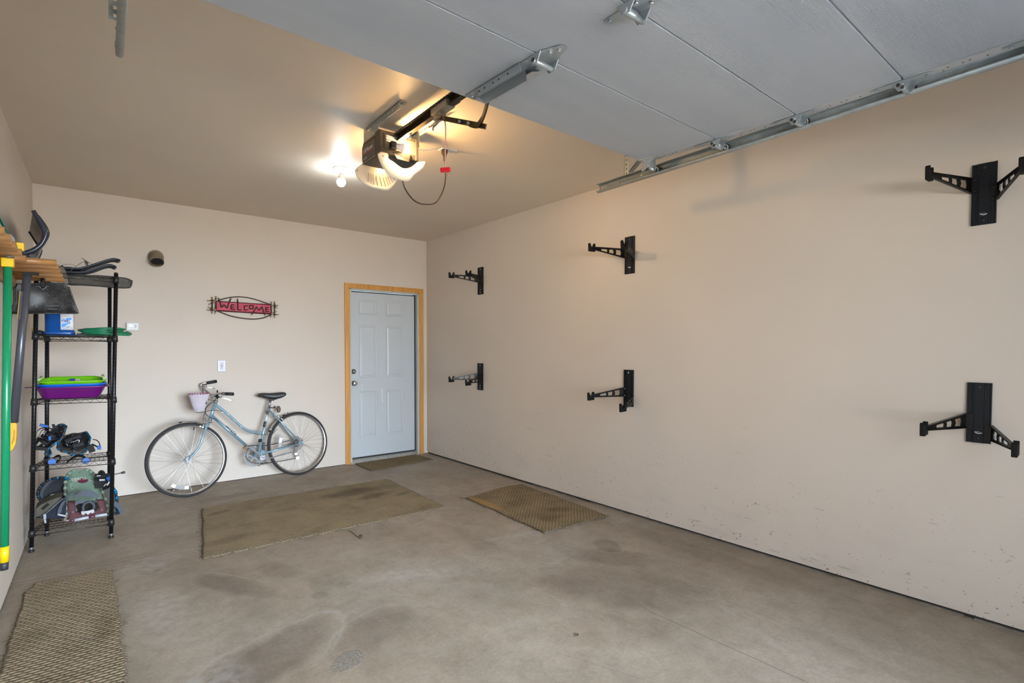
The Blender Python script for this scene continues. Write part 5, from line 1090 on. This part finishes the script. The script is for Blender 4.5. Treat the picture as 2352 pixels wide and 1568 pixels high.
# green rake hanging head-up
hy=-2.53
M_gh=mat('handle_green',(.0,.25,.10),.28,coat=.3); M_yel=mat('yellow_plastic',(.80,.52,.0),.4); M_grym=mat('clamp_grey',(.22,.21,.20),.45,.5,noise=.3,nscale=40)
rk=thing('rake','green handled rake hung head up by the left wall, yellow grip at its foot','rake',(.11,hy,.43))
a=at(18,612,'y',hy); b=at(10,1254,'y',hy); c_=at(9.5,1290,'y',hy); d_=at(9,1308,'y',hy)
g=G(); g.tube([a,b],.0160,18); obj('handle',g,M_gh,rk)
g=G(); g.tube([b,c_],.0172,18); obj('lower_grip',g,M_yel,rk)
g=G(); g.tube([c_,d_],[.0165,.0155],18); g.cyl(d_+V((.004,-.016,.012)),d_+V((.004,-.010,.012)),.004,seg=10); obj('end_cap',g,mat('cap_black',(.03,.03,.035),.5),rk)
g=G(); g.box(a+V((0,0,.018)),(.044,.040,.042)); obj('ferrule',g,M_yel,rk,bevel=.004)
g=G(); g.tube([a+V((0,0,.036)),a+V((0,0,.12))],.012,12); g.lathe([(.012,0),(.019,.004),(.019,.012),(.012,.016)],a+V((.004,0,.038)),(0,0,1)); h0=at(26,552,'y',hy); g.prism([at(18,540,'y',hy),at(26,537,'y',hy),at(33,546,'y',hy),at(38,562,'y',hy),at(22,562,'y',hy)],(0,.030,0)); obj('head_bracket',g,M_grym,rk,bevel=.002)
g=G()
for i in range(14):
    t=i/13; e=V((.02-.09*t+.03,hy-.36+.34*t,2.06+.05*math.sin(PI*t))); s=at(22,543,'y',hy)+V((0,.01*t,0)); tip=V((max(.012,e.x),e.y,e.z)); g.bar(s,tip,.006,.002,(1,0,.3))
obj('rake_tine',g,mat('tine_green',(.0,.22,.15),.35),rk)
g=G(); y_=-2.50; p=at(46.5,567,'y',y_); g.box(p,(.028,.030,.038)); cz_=obj('broom_socket',g,M_yel,bevel=.003); tag(cz_,'yellow tool socket standing among the dowels beside the curved shovel','broom socket')
g=G(); g.cyl(p+V((-.020,0,-.03)),p+V((-.020,0,.016)),.007,seg=12); obj('clamp_rod',g,M_grym,cz_)
# grey-shafted scoop shovel: blade above the dowels, yellow grip below
sy=-1.85; M_alum=mat('shaft_grey',(.10,.105,.125),.3,.4); M_scoop=mat('scoop_blue_black',(.020,.026,.045),.26,coat=.3)
sv=thing('snow_shovel','scoop shovel hung upside down, blue black curved blade up and yellow grip down','shovel',(.12,sy,.85))
a=at(63,626,'y',sy); b=at(31.5,970,'y',sy); g=G(); g.tube([a,b],.0195,18); obj('shaft',g,M_alum,sv)
g=G(); g.tube([a+V((0,0,-.004)),a+V((0,0,.10))],.014,12); g.box(a+V((.014,-.004,-.004)),(.070,.034,.014)); obj('socket_clamp',g,M_navy,sv,bevel=.003)
g=G(); q=lambda x,y:at(x/5.6,780+y/5.6,'y',sy)
pl=[q(105,1062),(q(205,1062)),q(222,1090),q(218,1240),q(205,1340),q(170,1410),q(120,1440),q(100,1430)]; 
g.prism([p+V((0,-.018,0)) for p in pl],(0,.036,0)); obj('d_grip',g,mat('grip_amber',(.82,.40,.01),.4),sv,bevel=.008)
g=G(); pl=[q(182,1150),q(196,1150),q(192,1280),q(160,1340),q(150,1325),q(176,1250)]; g.prism([p+V((0,-.0195,0)) for p in pl],(0,.002,0)); obj('grip_recess',g,mat('grip_shadow_brown',(.45,.20,.0),.5),sv)
g=G(); q=lambda x,y:(x/7.84,540+y/7.84)
e1_=at(*q(410,1010),'y',sy-.019);e2_=at(*q(360,1520),'y',sy-.019); g.bar(e1_+V((-.006,0,0)),e2_+V((-.006,0,0)),.014,.0015,(0,1,0)); obj('shaft_sticker',g,mat('sticker_black',(.03,.025,.02),.5,noise=.5,nscale=60),sv)
g=G(); g.bar(e1_+V((-.011,-.001,0)),e2_+V((-.011,-.001,0)),.0025,.0015,(0,1,0)); obj('sticker_stripe',g,mat('stripe_gold',(.60,.36,.02),.5),sv)
near=[at(x/8.71,480+y/8.71,'y',sy) for x,y in ((450,890),(590,855),(700,805),(810,725),(880,620),(918,515),(910,440),(855,330),(780,215),(715,110),(665,35))]
near=smooth_path(near,4)
ft=at(69,526,'z',near[-1].z); dv=(ft-near[-1])*1.15; dv.x=max(dv.x,-.10)
g=G(); NN=len(near)-1
def sf(u,v):
    t=u*NN; i=min(int(t),NN-1); p=near[i].lerp(near[i+1],t-i); return p+dv*v+V((0,0,0))
g.grid(lambda u,v:V((max(.012,sf(u,v).x),sf(u,v).y,sf(u,v).z+.004*math.cos(v*44))),28,48); bl_=obj('scoop_blade',g,M_scoop,sv,solid=.004)
g=G(); g.tube([p+V((0,-.002,0)) for p in near],.0115,10,flat=1.); g.tube([p+dv+V((0,0,0)) for p in near if p.x+dv.x>.02],.010,8); obj('blade_rim',g,M_scoop,sv)
qn=lambda x,y:at(x/8.71,480+y/8.71,'y',sy-.004)
inn_=smooth_path([qn(*p) for p in ((450,850),(570,812),(680,762),(770,692),(825,605),(848,500),(836,430),(780,330),(725,225),(690,150),(645,70))],5); out_=smooth_path([qn(*p) for p in ((455,935),(600,902),(725,852),(850,760),(930,645),(985,530),(980,440),(930,330),(860,230),(790,140),(665,20))],5)
g=G(); g.grid(lambda u,v:inn_[min(int(u*50+.5),50)].lerp(out_[min(int(u*50+.5),50)],v)+V((0,-.012*math.sin(PI*v),0)),50,6); obj('side_wall',g,M_scoop,sv,solid=.004)

# black flat-bladed shovel hanging below the dowels
by=-1.60; q=lambda x,y,dy=0:at(x/7.84,540+y/7.84,'y',by+dy)
sh=thing('shovel_blade','worn black shovel blade hanging below the dowels in front of the shelf rack','shovel',(.16,by,1.58))
Lp=[(300,868),(262,950),(262,1060),(268,1200),(240,1300),(212,1372),(214,1408)]; Rp=[(1165,858),(1225,930),(1262,1010),(1300,1110),(1340,1220),(1385,1340),(1400,1408)]
Ls=smooth_path([(a,b,0) for a,b in Lp],4); Rs=smooth_path([(a,b,0) for a,b in Rp],4); NN2=len(Ls)-1
def bf(u,v):
    t=u*NN2; i=min(int(t),NN2-1); l=Ls[i].lerp(Ls[i+1],t-i); r_=Rs[i].lerp(Rs[i+1],t-i); p=l.lerp(r_,v); return q(p.x,p.y,.05*(1-(2*v-1)**2)*math.sin(PI*min(1,u*1.05)*.75)-.02*u)
n=NT('blade_black_worn',.42); cc=n.mix(n.ramp(n.noise(9,det=7,rough=.7),[(.50,0.),(.72,1.)]),(.018,.018,.018),(.13,.125,.115)); cc=n.mix(n.math('LESS_THAN',n.noise(120,det=1),.27),cc,(.32,.31,.29)); n.L(cc,n.b.inputs['Base Color'])
g=G(); g.grid(bf,24,24); bl2=obj('blade_plate',g,n.m,sh,solid=.004)
g=G()
for L in (((1235,930),(1280,1060),(1330,1200),(1392,1365),(1402,1408)),((262,930),(262,1080),(262,1200),(225,1340),(212,1408))): g.tube(smooth_path([q(a,b,-.012) for a,b in L],4),.0055,8)
g.tube([q(214,1404,-.026),q(800,1404,-.016),q(1400,1404,-.026)],.0045,8); obj('blade_edge',g,n.m,sh)
g=G(); g.tube(smooth_path([q(a,b,.012) for a,b in ((350,935),(420,918),(560,915),(690,920),(735,950),(775,975),(815,950),(845,920),(980,915),(1130,918),(1170,940))],4),.0028,6); obj('stamped_rib',g,mat('rib_worn_grey',(.17,.17,.165),.45),sh)
g=G(); g.tube([q(772,965,.012),q(770,840,.02),q(772,790,.03)],[.009,.012,.012],14); g.sph(q(835,860,-.012),.006).sph(q(735,860,-.012),.006); obj('socket',g,M_blackm,sh)
g=G()
for a_,b_ in (((820,1272),(1070,1272)),((860,1330),(1020,1330))): g.bar(q(*a_,-.006),q(*b_,-.006),.006,.002,(0,1,0))
obj('embossed_mark',g,M_blackm,sh)
g=G(); g.sph(at(98,601,'y',by),.017,(1.2,1,.8),12); obj('top_knob',g,M_blackm,sh)
# ---------------------------------------------------------------- bicycle leaning on the back wall
BA=V((1.015,-.405,0)); BB_=V((2.086,-.174,0)); bt=(BB_-BA).normalized(); bh=V((-bt.y,bt.x,0)); TH=math.radians(8)
bu=V((0,0,1))*math.cos(TH)+bh*math.sin(TH); bn=bt.cross(bu).normalized()     # bn: out of the plane
if bn.y>0: bn=-bn                                                           # bn points towards the room
def bp(x,y,off=0.): return atn(320+x/5.0578,850+y/5.0578,BA+bn*off,bn)
def bs(s,h,off=0.): return BA+bt*s+bu*h+bn*off
bk=thing('bicycle','light blue step through bicycle leaning on the back wall, white basket in front','bicycle',tuple(BA))
M_bf=mat('bike_paint_blue',(.26,.40,.49),.28,.35,coat=.5); M_chr=mat('chrome',(.52,.52,.52),.24,.9); M_alb=mat('brushed_aluminium',(.33,.335,.35),.45,.6); M_tire=mat('tire_rubber',(.020,.020,.022),.7); M_cab=mat('cable_black',(.012,.012,.012),.45); M_sad=mat('saddle_vinyl',(.018,.018,.022),.4)
RT=.331
def wheel(name,cs,lab,refl,rot0):
    hubc=bs(cs,.339); 
    def P(r,a,off=0): return bs(cs+r*math.cos(a),.339+r*math.sin(a),off)
    N=72; g=G(); g.tube([P(RT-.006,2*PI*i/N) for i in range(N)],.0135,12,True); w=obj(name,g,M_tire,bk)
    g=G(); ang=[2*PI*i/N for i in range(N)]
    prof=[(.318,.0105),(.318,.0085),(.309,.0095),(.303,.006),(.301,0.),(.303,-.006),(.309,-.0095),(.318,-.0085),(.318,-.0105)]
    vs=[P(r,a,o) for a in ang for r,o in prof]; k=len(prof); g._add(vs,[(i*k+j,i*k+j+1,((i+1)%N)*k+j+1,((i+1)%N)*k+j) for i in range(N) for j in range(k-1)],True); obj('rim',g,M_chr,w)
    g=G(); g.tube([P(0,0,.040),P(0,0,-.040)],.012,14); 
    for o in (.030,-.030): g.tube([P(0,0,o-.002),P(0,0,o+.002)],.026,20)
    g.tube([P(0,0,.060),P(0,0,-.060)],.005,8); g.tube([P(0,0,.060),P(0,0,.052)],.010,6); obj('hub',g,M_alb,w)
    # spokes: one mesh, 36 objects turned about the axle
    M0=Matrix.Translation(hubc-ORG[bk]); ax=bn
    for side in (1,-1):
        for sw in (1,-1):
            g=G(); a0=(0 if side>0 else PI/18*1)+(0 if sw>0 else PI/9)+rot0
            h_=bt*(.023*math.cos(a0+sw*1.25))+bu*(.023*math.sin(a0+sw*1.25))+bn*(.030*side); e=bt*(.302*math.cos(a0))+bu*(.302*math.sin(a0))+bn*(.003*side)
            g.tube([h_,e],.0010,4,caps=False); first=None
            for k_ in range(9):
                if first is None:
                    first=obj('spoke',g,M_chr,w,local=True); o=first
                else: o=first.copy(); C.objects.link(o)
                o.matrix_local=M0@Matrix.Rotation(2*PI*k_/9,4,ax)
    return w,P
wf,PF=wheel('front_wheel',.033,'',1,.05)
wr,PR=wheel('rear_wheel',1.103,'',1,.02)
# wheel reflectors
M_refl=mat('reflector_clear',(.45,.45,.47),.35); M_refw=mat('reflector_white',(.90,.90,.95),.2)
def arc(g,P,r0,r1,a0,a1,off,th=.004):
    n=10; A=[P(r0,a0+(a1-a0)*i/n,off) for i in range(n+1)]; B=[P(r1,a0+(a1-a0)*i/n,off) for i in range(n+1)]
    g.prism(A+B[::-1],bn*th)
g=G(); arc(g,PF,.238,.268,-2.20,-1.62,.012); o=obj('wheel_reflector',g,mat('reflector_smoke',(.30,.30,.30),.4),wf)
g=G(); arc(g,PF,.238,.266,-2.20,-2.06,.017,.002); arc(g,PF,.238,.266,-1.76,-1.62,.017,.002); obj('reflector_pad',g,M_refw,wf)
g=G(); arc(g,PR,.195,.228,2.62,3.20,.012); obj('wheel_reflector',g,M_refl,wr)
g=G(); arc(g,PR,.195,.226,2.74,2.98,.017,.002); obj('reflector_pad',g,M_refw,wr)
g=G(); g.tube([PF(.303,-2.10),PF(.285,-2.10)],.003,6); obj('valve_stem',g,M_black,wf)
g=G(); arc(g,PF,.322,.332,1.62,1.80,.0095,.002); 
# frame tubes
g=G()
g.tube([bp(886,372),bp(820,578)],.0165,16)
g.tube(smooth_path([bp(892,405),bp(960,455),bp(1080,560),bp(1180,648),bp(1240,692),bp(1300,716),bp(1360,720),bp(1432,720)],6),.0125,14)
g.tube([bp(850,535),bp(1245,880)],.0145,16)
g.tube([bp(1512,425),bp(1385,960)],.0138,16)
g.tube([bp(1352,985,.035),bp(1395,960,0),bp(1425,990,.0)],.02,14)
g.tube([bs(.70,.300,.036),bs(.70,.300,-.036)],.020,18)
fr=obj('frame',g,M_bf,bk)
g=G(); BBc=bp(1400,975)
hub_r=bs(1.103,.339)
for o in (.052,-.052):
    g.tube([bp(1510,462,o*.35),hub_r+bn*o+bt*(-.012)+bu*.018],[.0085,.0065],12)
obj('seat_stay',g,M_bf,bk); g=G()
for o in (.052,-.052):
    g.tube([bp(1415,972,o*.5),hub_r+bn*o+bt*(-.025)-bu*.006],[.0105,.0075],12)
obj('chain_stay',g,M_bf,bk); g=G()
for o in (.052,-.052):
    c=hub_r+bn*o; g.prism([c+bt*-.034+bu*-.004,c+bt*-.018+bu*.024,c+bt*.022+bu*.016,c+bt*.026+bu*-.010,c+bt*.004+bu*-.014,c+bt*-.02+bu*-.014],bn*.004)
obj('dropout',g,M_bf,bk)
# seat tube bands and lettering
Mb=frame(bp(995,663,.0150),bp(1125,770,.0150)-bp(995,663,.0150),bp(1030,640,.015)-bp(995,690,.015))
def along(a,b,off,r0,r1,name,m_,par): 
    g=G(); g.tube([a,b],r0,16); return obj(name,g,m_,par)
along(bp(1486,525),bp(1470,592),0,.0146,0,'white_band',mat('band_white',(.66,.67,.68),.4),fr)
along(bp(1462,600),bp(1450,660),0,.0143,0,'dark_band',mat('band_dark',(.06,.035,.035),.4),fr)
along(bp(1493,480),bp(1488,505),0,.0143,0,'badge_band',mat('band_badge',(.12,.05,.03),.4),fr)
along(bp(790,608),bp(783,632),0,.0172,0,'fork_band',mat('band_fork',(.12,.03,.02),.4),fr)
obj('maker_lettering',text_mesh('MIYATA',.036,Mb,depth=.0012),M_blackm,fr)
g=G(); 
for x,y in ((965,486),(1180,655),(1035,510)): g.tube([bp(x,y,.0),bp(x,y,.018)],.005,8)
obj('cable_stop',g,M_alb,fr)
# fork
hub_f=bs(.033,.339)
g=G(); g.tube([bp(806,585),bp(788,640)],[.018,.020],16); obj('fork_crown',g,M_bf,bk)
for o in (.048,-.048):
    g=G(); off=lambda f:o*f
    g.tube(smooth_path([bp(790,625,o*.55),bp(765,690,o*.8),bp(742,760,o),bp(712,850,o)+bt*0,bp(655,945,o),hub_f+bn*o+bu*.012],5),[.0125]*8+[.0115]*6+[.0095]*6+[.0075]*6,12); obj('fork_blade',g,M_bf,bk)
g=G(); g.tube([bp(893,350),bp(886,372)],.0175,14); g.tube([bp(824,566),bp(818,584)],.019,14); g.tube([bp(898,335),bp(893,350)],.013,12); obj('headset',g,M_chr,bk)
# stem and handlebar
clampc=bp(890,285); g=G(); g.tube([bp(896,340),bp(902,300),clampc],.0115,12); g.tube([clampc+bn*.02,clampc-bn*.02],.0165,14); g.tube([bp(905,330),bp(872,300)],.006,8); obj('stem',g,M_alb,bk)
cy=clampc.y
ctr=clampc+bt*-.035
nearp=[ctr,at(320+930/5.0578,850+268/5.0578,'y',cy-.10),at(320+965/5.0578,850+272/5.0578,'y',cy-.17),at(320+1000/5.0578,850+275/5.0578,'y',cy-.20)]
farp=[ctr,at(320+825/5.0578,850+285/5.0578,'y',cy+.03),at(320+760/5.0578,850+225/5.0578,'y',min(cy+.10,-.07)),at(320+722/5.0578,850+195/5.0578,'y',-.055),at(320+715/5.0578,850+168/5.0578,'y',-.05),at(320+745/5.0578,850+152/5.0578,'y',-.045),at(320+785/5.0578,850+147/5.0578,'y',-.045)]
g=G(); g.tube(smooth_path(nearp,6),.0108,12).tube(smooth_path(farp,6),.0108,12); obj('handlebar',g,M_chr,bk)
g=G(); g.tube([at(320+965/5.0578,850+272/5.0578,'y',cy-.17),at(320+1092/5.0578,850+277/5.0578,'y',cy-.24)],[.0145,.0155],14); g1=obj('grip',g,M_black,bk)
g=G(); g.tube([at(320+778/5.0578,850+150/5.0578,'y',-.045),at(320+900/5.0578,850+128/5.0578,'y',-.045)],[.0145,.0155],14); obj('grip',g,M_black,bk)
for L,y0 in (((940,300),(950,318),(985,325),(1040,340),(1072,356)),cy-.17),(((765,165),(768,195),(800,202),(850,205),(872,212)),-.05):
    p=[at(320+a/5.0578,850+b/5.0578,'y',y0-.01*i*.6) for i,(a,b) in enumerate(L)]
    g=G(); g.ribbon(smooth_path(p[1:],4),(0,1,.0),.012,.007); g.tube([p[0],p[1]],.012,10); g.sph(p[-1],.007,seg=8); obj('brake_lever',g,M_chr,bk)
g=G(); g.tube([bp(908,295,.03),bp(906,232,.03)],.0065,8); g.tube([bp(902,300,.03),bp(915,318,.02)],.013,10); obj('shift_lever',g,M_cab,bk)
# cables
g=G(); rc=.0026
for L in (((735,200,-.12),(745,300,-.08),(762,400,-.03),(768,470,0),(755,510,0),(750,535,.01)),
          ((885,345,.02),(820,380,.05),(780,430,.06),(765,470,.05),(775,510,.04),(820,545,.03),(880,565,.02),(915,595,.017)),
          ((880,360,0),(815,400,.03),(775,445,.04),(768,500,.03),(800,535,.03)),
          ((655,488,.05),(700,492,.05),(760,482,.04),(850,466,.03),(920,468,.02),(968,482,.015)),
          ((1335,733,.013),(1390,748,.013),(1440,748,.016),(1502,742,.01)),
          ((1600,680,.02),(1585,700,.02),(1560,725,.02),(1545,742,.02)),
          ((940,270,.12),(880,300,.09),(830,320,.05),(870,330,.03))):
    g.tube(smooth_path([bp(*q) for q in L],6),rc,6)
obj('brake_cable',g,M_cab,bk)
# brakes
g=G()
for L,r in ((((748,545,.015),(742,580,.02),(752,620,.03),(735,650,.03),(722,665,.03)),.005),(((758,560,.015),(775,600,.025),(760,640,.03),(728,650,.03)),.006),(((770,610,.02),(845,605,.02)),.007)): g.tube(smooth_path([bp(*q) for q in L],4),r,8)
g.box(bp(722,655,.012),(.035,.022,.012),Matrix.Rotation(.4,3,'Y')); obj('brake_caliper',g,M_chr,bk)
g=G()
for L,r in ((((1560,545,.01),(1580,555,.02),(1610,525,.02),(1625,560,.02)),.005),(((1640,560,.02),(1672,575,.03),(1660,590,.03)),.007)): g.tube(smooth_path([bp(*q) for q in L],4),r,8)
obj('brake_caliper',g,M_chr,bk)
# short mudguards
def guard(P,a0,a1,nm):
    g=G(); g.grid(lambda u,v:P(.352-.004*(2*v-1)**2*2,a0+(a1-a0)*u,(v-.5)*.044),14,6); o=obj(nm,g,M_chr,bk,solid=.0015)
    g=G()
    for a,s in ((a0,-1),(a1,1)): g.grid(lambda u,v:P(.353-.004*(2*v-1)**2*2,a+s*.055*u,(v-.5)*.042),3,5)
    obj('guard_end',g,M_black,o,solid=.003)
guard(PF,1.12,1.66,'mudguard'); guard(PR,2.02,2.62,'mudguard')
g=G(); g.tube([bp(640,600,.0),bp(660,612,.0)],.004,6).tube([bp(1718,492,0),bp(1730,500,0)],.004,6).tube([bp(634,660,.0),bp(632,695,0)],.004,6); obj('guard_clip',g,M_black,bk)
# saddle
g=G(); g.tube([bp(1524,345),bp(1506,432)],.0128,14); obj('seat_post',g,M_chr,bk)
top=[(1376,292),(1390,270),(1440,264),(1520,266),(1590,260),(1650,254),(1680,262)]; bot=[(1376,300),(1392,312),(1440,316),(1500,328),(1560,338),(1630,328),(1688,298)]
ts_=smooth_path([(a,b,0) for a,b in top],5); bs_=smooth_path([(a,b,0) for a,b in bot],5); NN3=len(ts_)-1
def sad(u,v):
    i=int(round(u*NN3)); t=bp(ts_[i].x,ts_[i].y); b=bp(bs_[i].x,bs_[i].y); w=(.018+.062*max(0,(u-.35)/.65)**1.2) if u>.35 else .018; w*=min(1,.35+u*8)*(1-max(0,u-.9)*4.5)
    a=PI*v; c=t.lerp(b,.5); hv=(t-b)*.5
    # closed section: top dome then flat underside
    if v<=.5: aa=PI*v*2; return c+bn*(-w*math.cos(aa))+hv*(abs(math.sin(aa))**.55)
    aa=PI*(v-.5)*2; return c+bn*(w*math.cos(aa))-hv*(abs(math.sin(aa))**.7)
g=G(); g.grid(sad,NN3,24); obj('saddle',g,M_sad,bk)
g=G(); g.tube([bp(1440,322,.02),bp(1530,345,.02),bp(1600,335,.02)],.0035,6).tube([bp(1440,322,-.02),bp(1530,345,-.02),bp(1600,335,-.02)],.0035,6).box(bp(1540,343),(.04,.03,.02)); obj('saddle_rail',g,M_cab,bk)
g=G(); g.tube([bp(1512,432,.02),bp(1545,438,.03),bp(1575,425,.035)],.005,8).sph(bp(1575,426,.035),.009,seg=10); obj('seat_clamp_lever',g,M_cab,bk)
g=G(); c=bp(1621,452,.02); g.prism([c+bt*(.0195*math.cos(a))+bu*(.034*math.sin(a)) for a in [2*PI*i/20 for i in range(20)]],bn*-.012); rr=obj('rear_reflector',g,M_black,bk)
g=G(); c=bp(1619,452,.0215); g.prism([c+bt*(.013*math.cos(a))+bu*(.026*math.sin(a)) for a in [2*PI*i/20 for i in range(20)]],bn*-.004); obj('reflector_lens',g,mat('refl_brown',(.20,.12,.08),.25),rr)
g=G(); g.tube([bp(1618,482,.01),bp(1590,500,.0),bp(1545,505,0)],.004,6); obj('reflector_arm',g,M_alb,rr)
# drivetrain (far side)
crc=bp(1332,1000,-.05); g=G(); cc=lambda r,a,o=0:crc+bt*(r*math.cos(a))+bu*(r*math.sin(a))-bn*o
for r0,r1,o in ((.088,.100,0),(.062,.074,.004),(.0,.026,0)):
    N=60; A=[cc(r1+(.002 if i%2 else 0),2*PI*i/N,o) for i in range(N)]; B=[cc(r0,2*PI*i/N,o) for i in range(N)]
    A2=[p+bn*.003 for p in A];B2=[p+bn*.003 for p in B]; g._add(A+B+A2+B2,[(i,(i+1)%N,N+(i+1)%N,N+i) for i in range(N)]+[(2*N+i,2*N+(i+1)%N,3*N+(i+1)%N,3*N+i) for i in range(N)]+[(i,(i+1)%N,2*N+(i+1)%N,2*N+i) for i in range(N)]+[(N+i,N+(i+1)%N,3*N+(i+1)%N,3*N+i) for i in range(N)],False)
for k in range(5): a=2*PI*k/5+.3; g.bar(cc(.02,a),cc(.092,a),.018,.004,bn)
cr_=obj('chainring',g,M_alb,bk)
# guard ring lies just inside; left crank with pedal
g=G(); g.bar(bp(1410,988,.055),bp(1268,888,.070),.020,.012,bn); g.tube([bp(1410,988,.045),bp(1410,988,.062)],.016,14); ck=obj('crank_arm',g,M_alb,bk,bevel=.003)
g=G(); g.tube([bp(1410,988,.0622),bp(1410,988,.0635)],.009,12); obj('crank_bolt',g,M_cab,ck)
g=G(); g.bar(bp(1440,1010,-.065),bp(1475,1080,-.085),.018,.012,bn); obj('crank_arm',g,M_alb,bk,bevel=.003)
def pedal(c,o):
    g=G(); c=V(c); g.bar(c+bt*-.045+bn*o,c+bt*.045+bn*o,.020,.006,bu).bar(c+bt*-.045-bn*(-o-.06*(1 if o>0 else -1)),c+bt*.045+bn*(o+.06*(1 if o>0 else -1)),.020,.006,bu); g.tube([c+bn*(o-.01),c+bn*(o+.07*(1 if o>0 else -1))],.008,8)
    for s in (-.042,.042): g.bar(c+bt*s+bn*o,c+bt*s+bn*(o+.06*(1 if o>0 else -1)),.006,.018,bu)
    p=obj('pedal',g,M_alb,bk); g=G()
    for s in (-.047,): g.bar(c+bt*s+bn*(o+.005),c+bt*s+bn*(o+.055*(1 if o>0 else -1)),.003,.016,bu)
    g.bar(c+bt*-.04+bn*(o+.064*(1 if o>0 else -1)),c+bt*-.008+bn*(o+.064*(1 if o>0 else -1)),.014,.003,bu); obj('amber_reflector',g,mat('amber',(.60,.24,.01),.3),p)
pedal(bp(1262,892,.075)-bn*.075,.075); pedal(bp(1452,1092,-.09)+bn*.09,-.09)
# cassette, spoke guard, derailleur, chain
sc=bs(1.103,.339)-bn*.042; N=48; g=G()
for r0,r1,o in ((.068,.074,0),(.052,.055,0)): 
    A=[sc+bt*(r1*math.cos(2*PI*i/N))+bu*(r1*math.sin(2*PI*i/N)) for i in range(N)];B=[sc+bt*(r0*math.cos(2*PI*i/N))+bu*(r0*math.sin(2*PI*i/N)) for i in range(N)]; g._add(A+B+[p+bn*.002 for p in A]+[p+bn*.002 for p in B],[(i,(i+1)%N,N+(i+1)%N,N+i) for i in range(N)]+[(2*N+i,2*N+(i+1)%N,3*N+(i+1)%N,3*N+i) for i in range(N)]+[(i,(i+1)%N,2*N+(i+1)%N,2*N+i) for i in range(N)],False)
for k in range(16): a=2*PI*k/16; g.bar(sc+bt*(.05*math.cos(a))+bu*(.05*math.sin(a)),sc+bt*(.07*math.cos(a))+bu*(.07*math.sin(a)),.006,.002,bn)
obj('spoke_guard',g,M_chr,bk)
g=G()
for k in range(5): r=.044-.006*k; c=sc-bn*(.004+.005*k); g.tube([c,c-bn*.002],r,24)
obj('cassette',g,mat('cassette_steel',(.16,.14,.11),.4,.8),bk)
g=G(); g.bar(bp(1832,905,-.05),bp(1828,960,-.05),.016,.010,bn).bar(bp(1835,955,-.055),bp(1842,1020,-.055),.020,.006,bn).box(bp(1820,950,-.06),(.030,.02,.030)); 
for x,y in ((1822,968),(1838,1018)): g.tube([bp(x,y,-.05),bp(x,y,-.062)],.017,14)
obj('derailleur',g,M_chr,bk)
g=G()
def chain(p):
    P_=smooth_path(p,40 if len(p)==2 else 24); acc=0; last=P_[0]; k=0
    for q in P_[1:]:
        d=(q-last).length
        if d>=.0105: g.bar(last,last+(q-last)*.8,.0085 if k%2 else .006,.006,bn); last=q; k+=1
chain([bp(1340,872,-.05),bp(1460,876,-.05),bp(1620,845,-.05),bp(1790,806,-.05)]); chain([bp(1300,1072,-.05),bp(1420,1080,-.05),bp(1620,1058,-.05),bp(1820,1022,-.055)])
chain([bp(1300,1072,-.05),bp(1250,1030,-.05),bp(1236,980,-.05),bp(1255,920,-.05),bp(1300,880,-.05),bp(1340,872,-.05)])
obj('chain',g,mat('chain_dark',(.05,.035,.025),.45,.7),bk,kind='stuff')
g=G(); g.tube(smooth_path([bp(1420,985,.01),bp(1425,1010,.02),bp(1470,1018,.03),bp(1520,1020,.035),bp(1640,985,.04),bp(1770,950,.045)],6),.0065,10); g.box(bp(1425,1010,.0),(.045,.05,.045)); obj('kickstand',g,M_alb,bk)
g=G(); g.tube([bp(1408,800,.0),bp(1402,835,0)],.018,14); g.box(bp(1440,880,-.035),(.022,.03,.075)); g.box(bp(1300,878,-.04),(.05,.03,.012)); obj('front_derailleur',g,M_cab,bk)
# woven basket
tcn=lambda x,y,yy:at(320+x/5.0578,850+y/5.0578,'y',yy)
yb=-.29; Tc=tcn(690,262,yb); Bc=tcn(688,462,yb); rx=(tcn(808,262,yb)-tcn(572,290,yb)).length/2; 
tl=tcn(572,285,yb); trr=tcn(812,275,yb); Tc=tl.lerp(trr,.5)+V((0,0,.002)); rx=(trr-tl).length/2; bl3=tcn(636,470,yb); br3=tcn(752,470,yb); Bc=bl3.lerp(br3,.5); rxb=(br3-bl3).length/2
zax=(Tc-Bc); g=G(); nb_=16
def bsk(u,v_):
    a=2*PI*u; r=rxb+(rx-rxb)*v_; c=Bc+zax*v_; return c+V((math.cos(a)*r,math.sin(a)*r*.72,0))
# real open weave: stakes and bands
g=G(); NS=38
for i in range(NS): g.tube([bsk(i/NS,0),bsk(i/NS,.33),bsk(i/NS,.66),bsk(i/NS,1)],.0026,5)
for j in range(19):
    vv=j/18; g.tube([bsk(i/60,vv)+(bsk(i/60,vv)-(Bc+zax*vv)).normalized()*(.0022*(1 if (i+j)%2 else -1)) for i in range(60)],.0033,5,True)
g.prism([bsk(i/24,0)for i in range(24)],V((0,0,-.004)))
bs4=obj('basket',g,mat('basket_white',(.74,.68,.75),.5),bk)
g=G(); N=48
for i in range(N):
    if i%2==0: g.tube([bsk(i/N,1.0)+V((0,0,.003)),bsk((i+1)/N,1.0)+V((0,0,.003))],.0046,6)
for vv,(u0,u1) in ((.82,(.44,.56)),(.55,(.46,.54)),(.12,(.42,.52)),(.2,(.44,.5))):
    for k in range(4): u=u0+(u1-u0)*k/4; g.tube([bsk(u,vv),bsk(u+(u1-u0)/8,vv)],.0050,6)
obj('basket_trim',g,mat('trim_magenta',(.36,.02,.13),.5),bs4)
g=G(); g.ribbon([bp(768,318,.07),bp(770,350,.07),bp(775,390,.07)],(1,0,0),.014,.004); g.tube([bp(780,340,.06),bp(840,345,.03),bp(870,350,.0)],.003,6); obj('basket_strap',g,M_black,bs4)
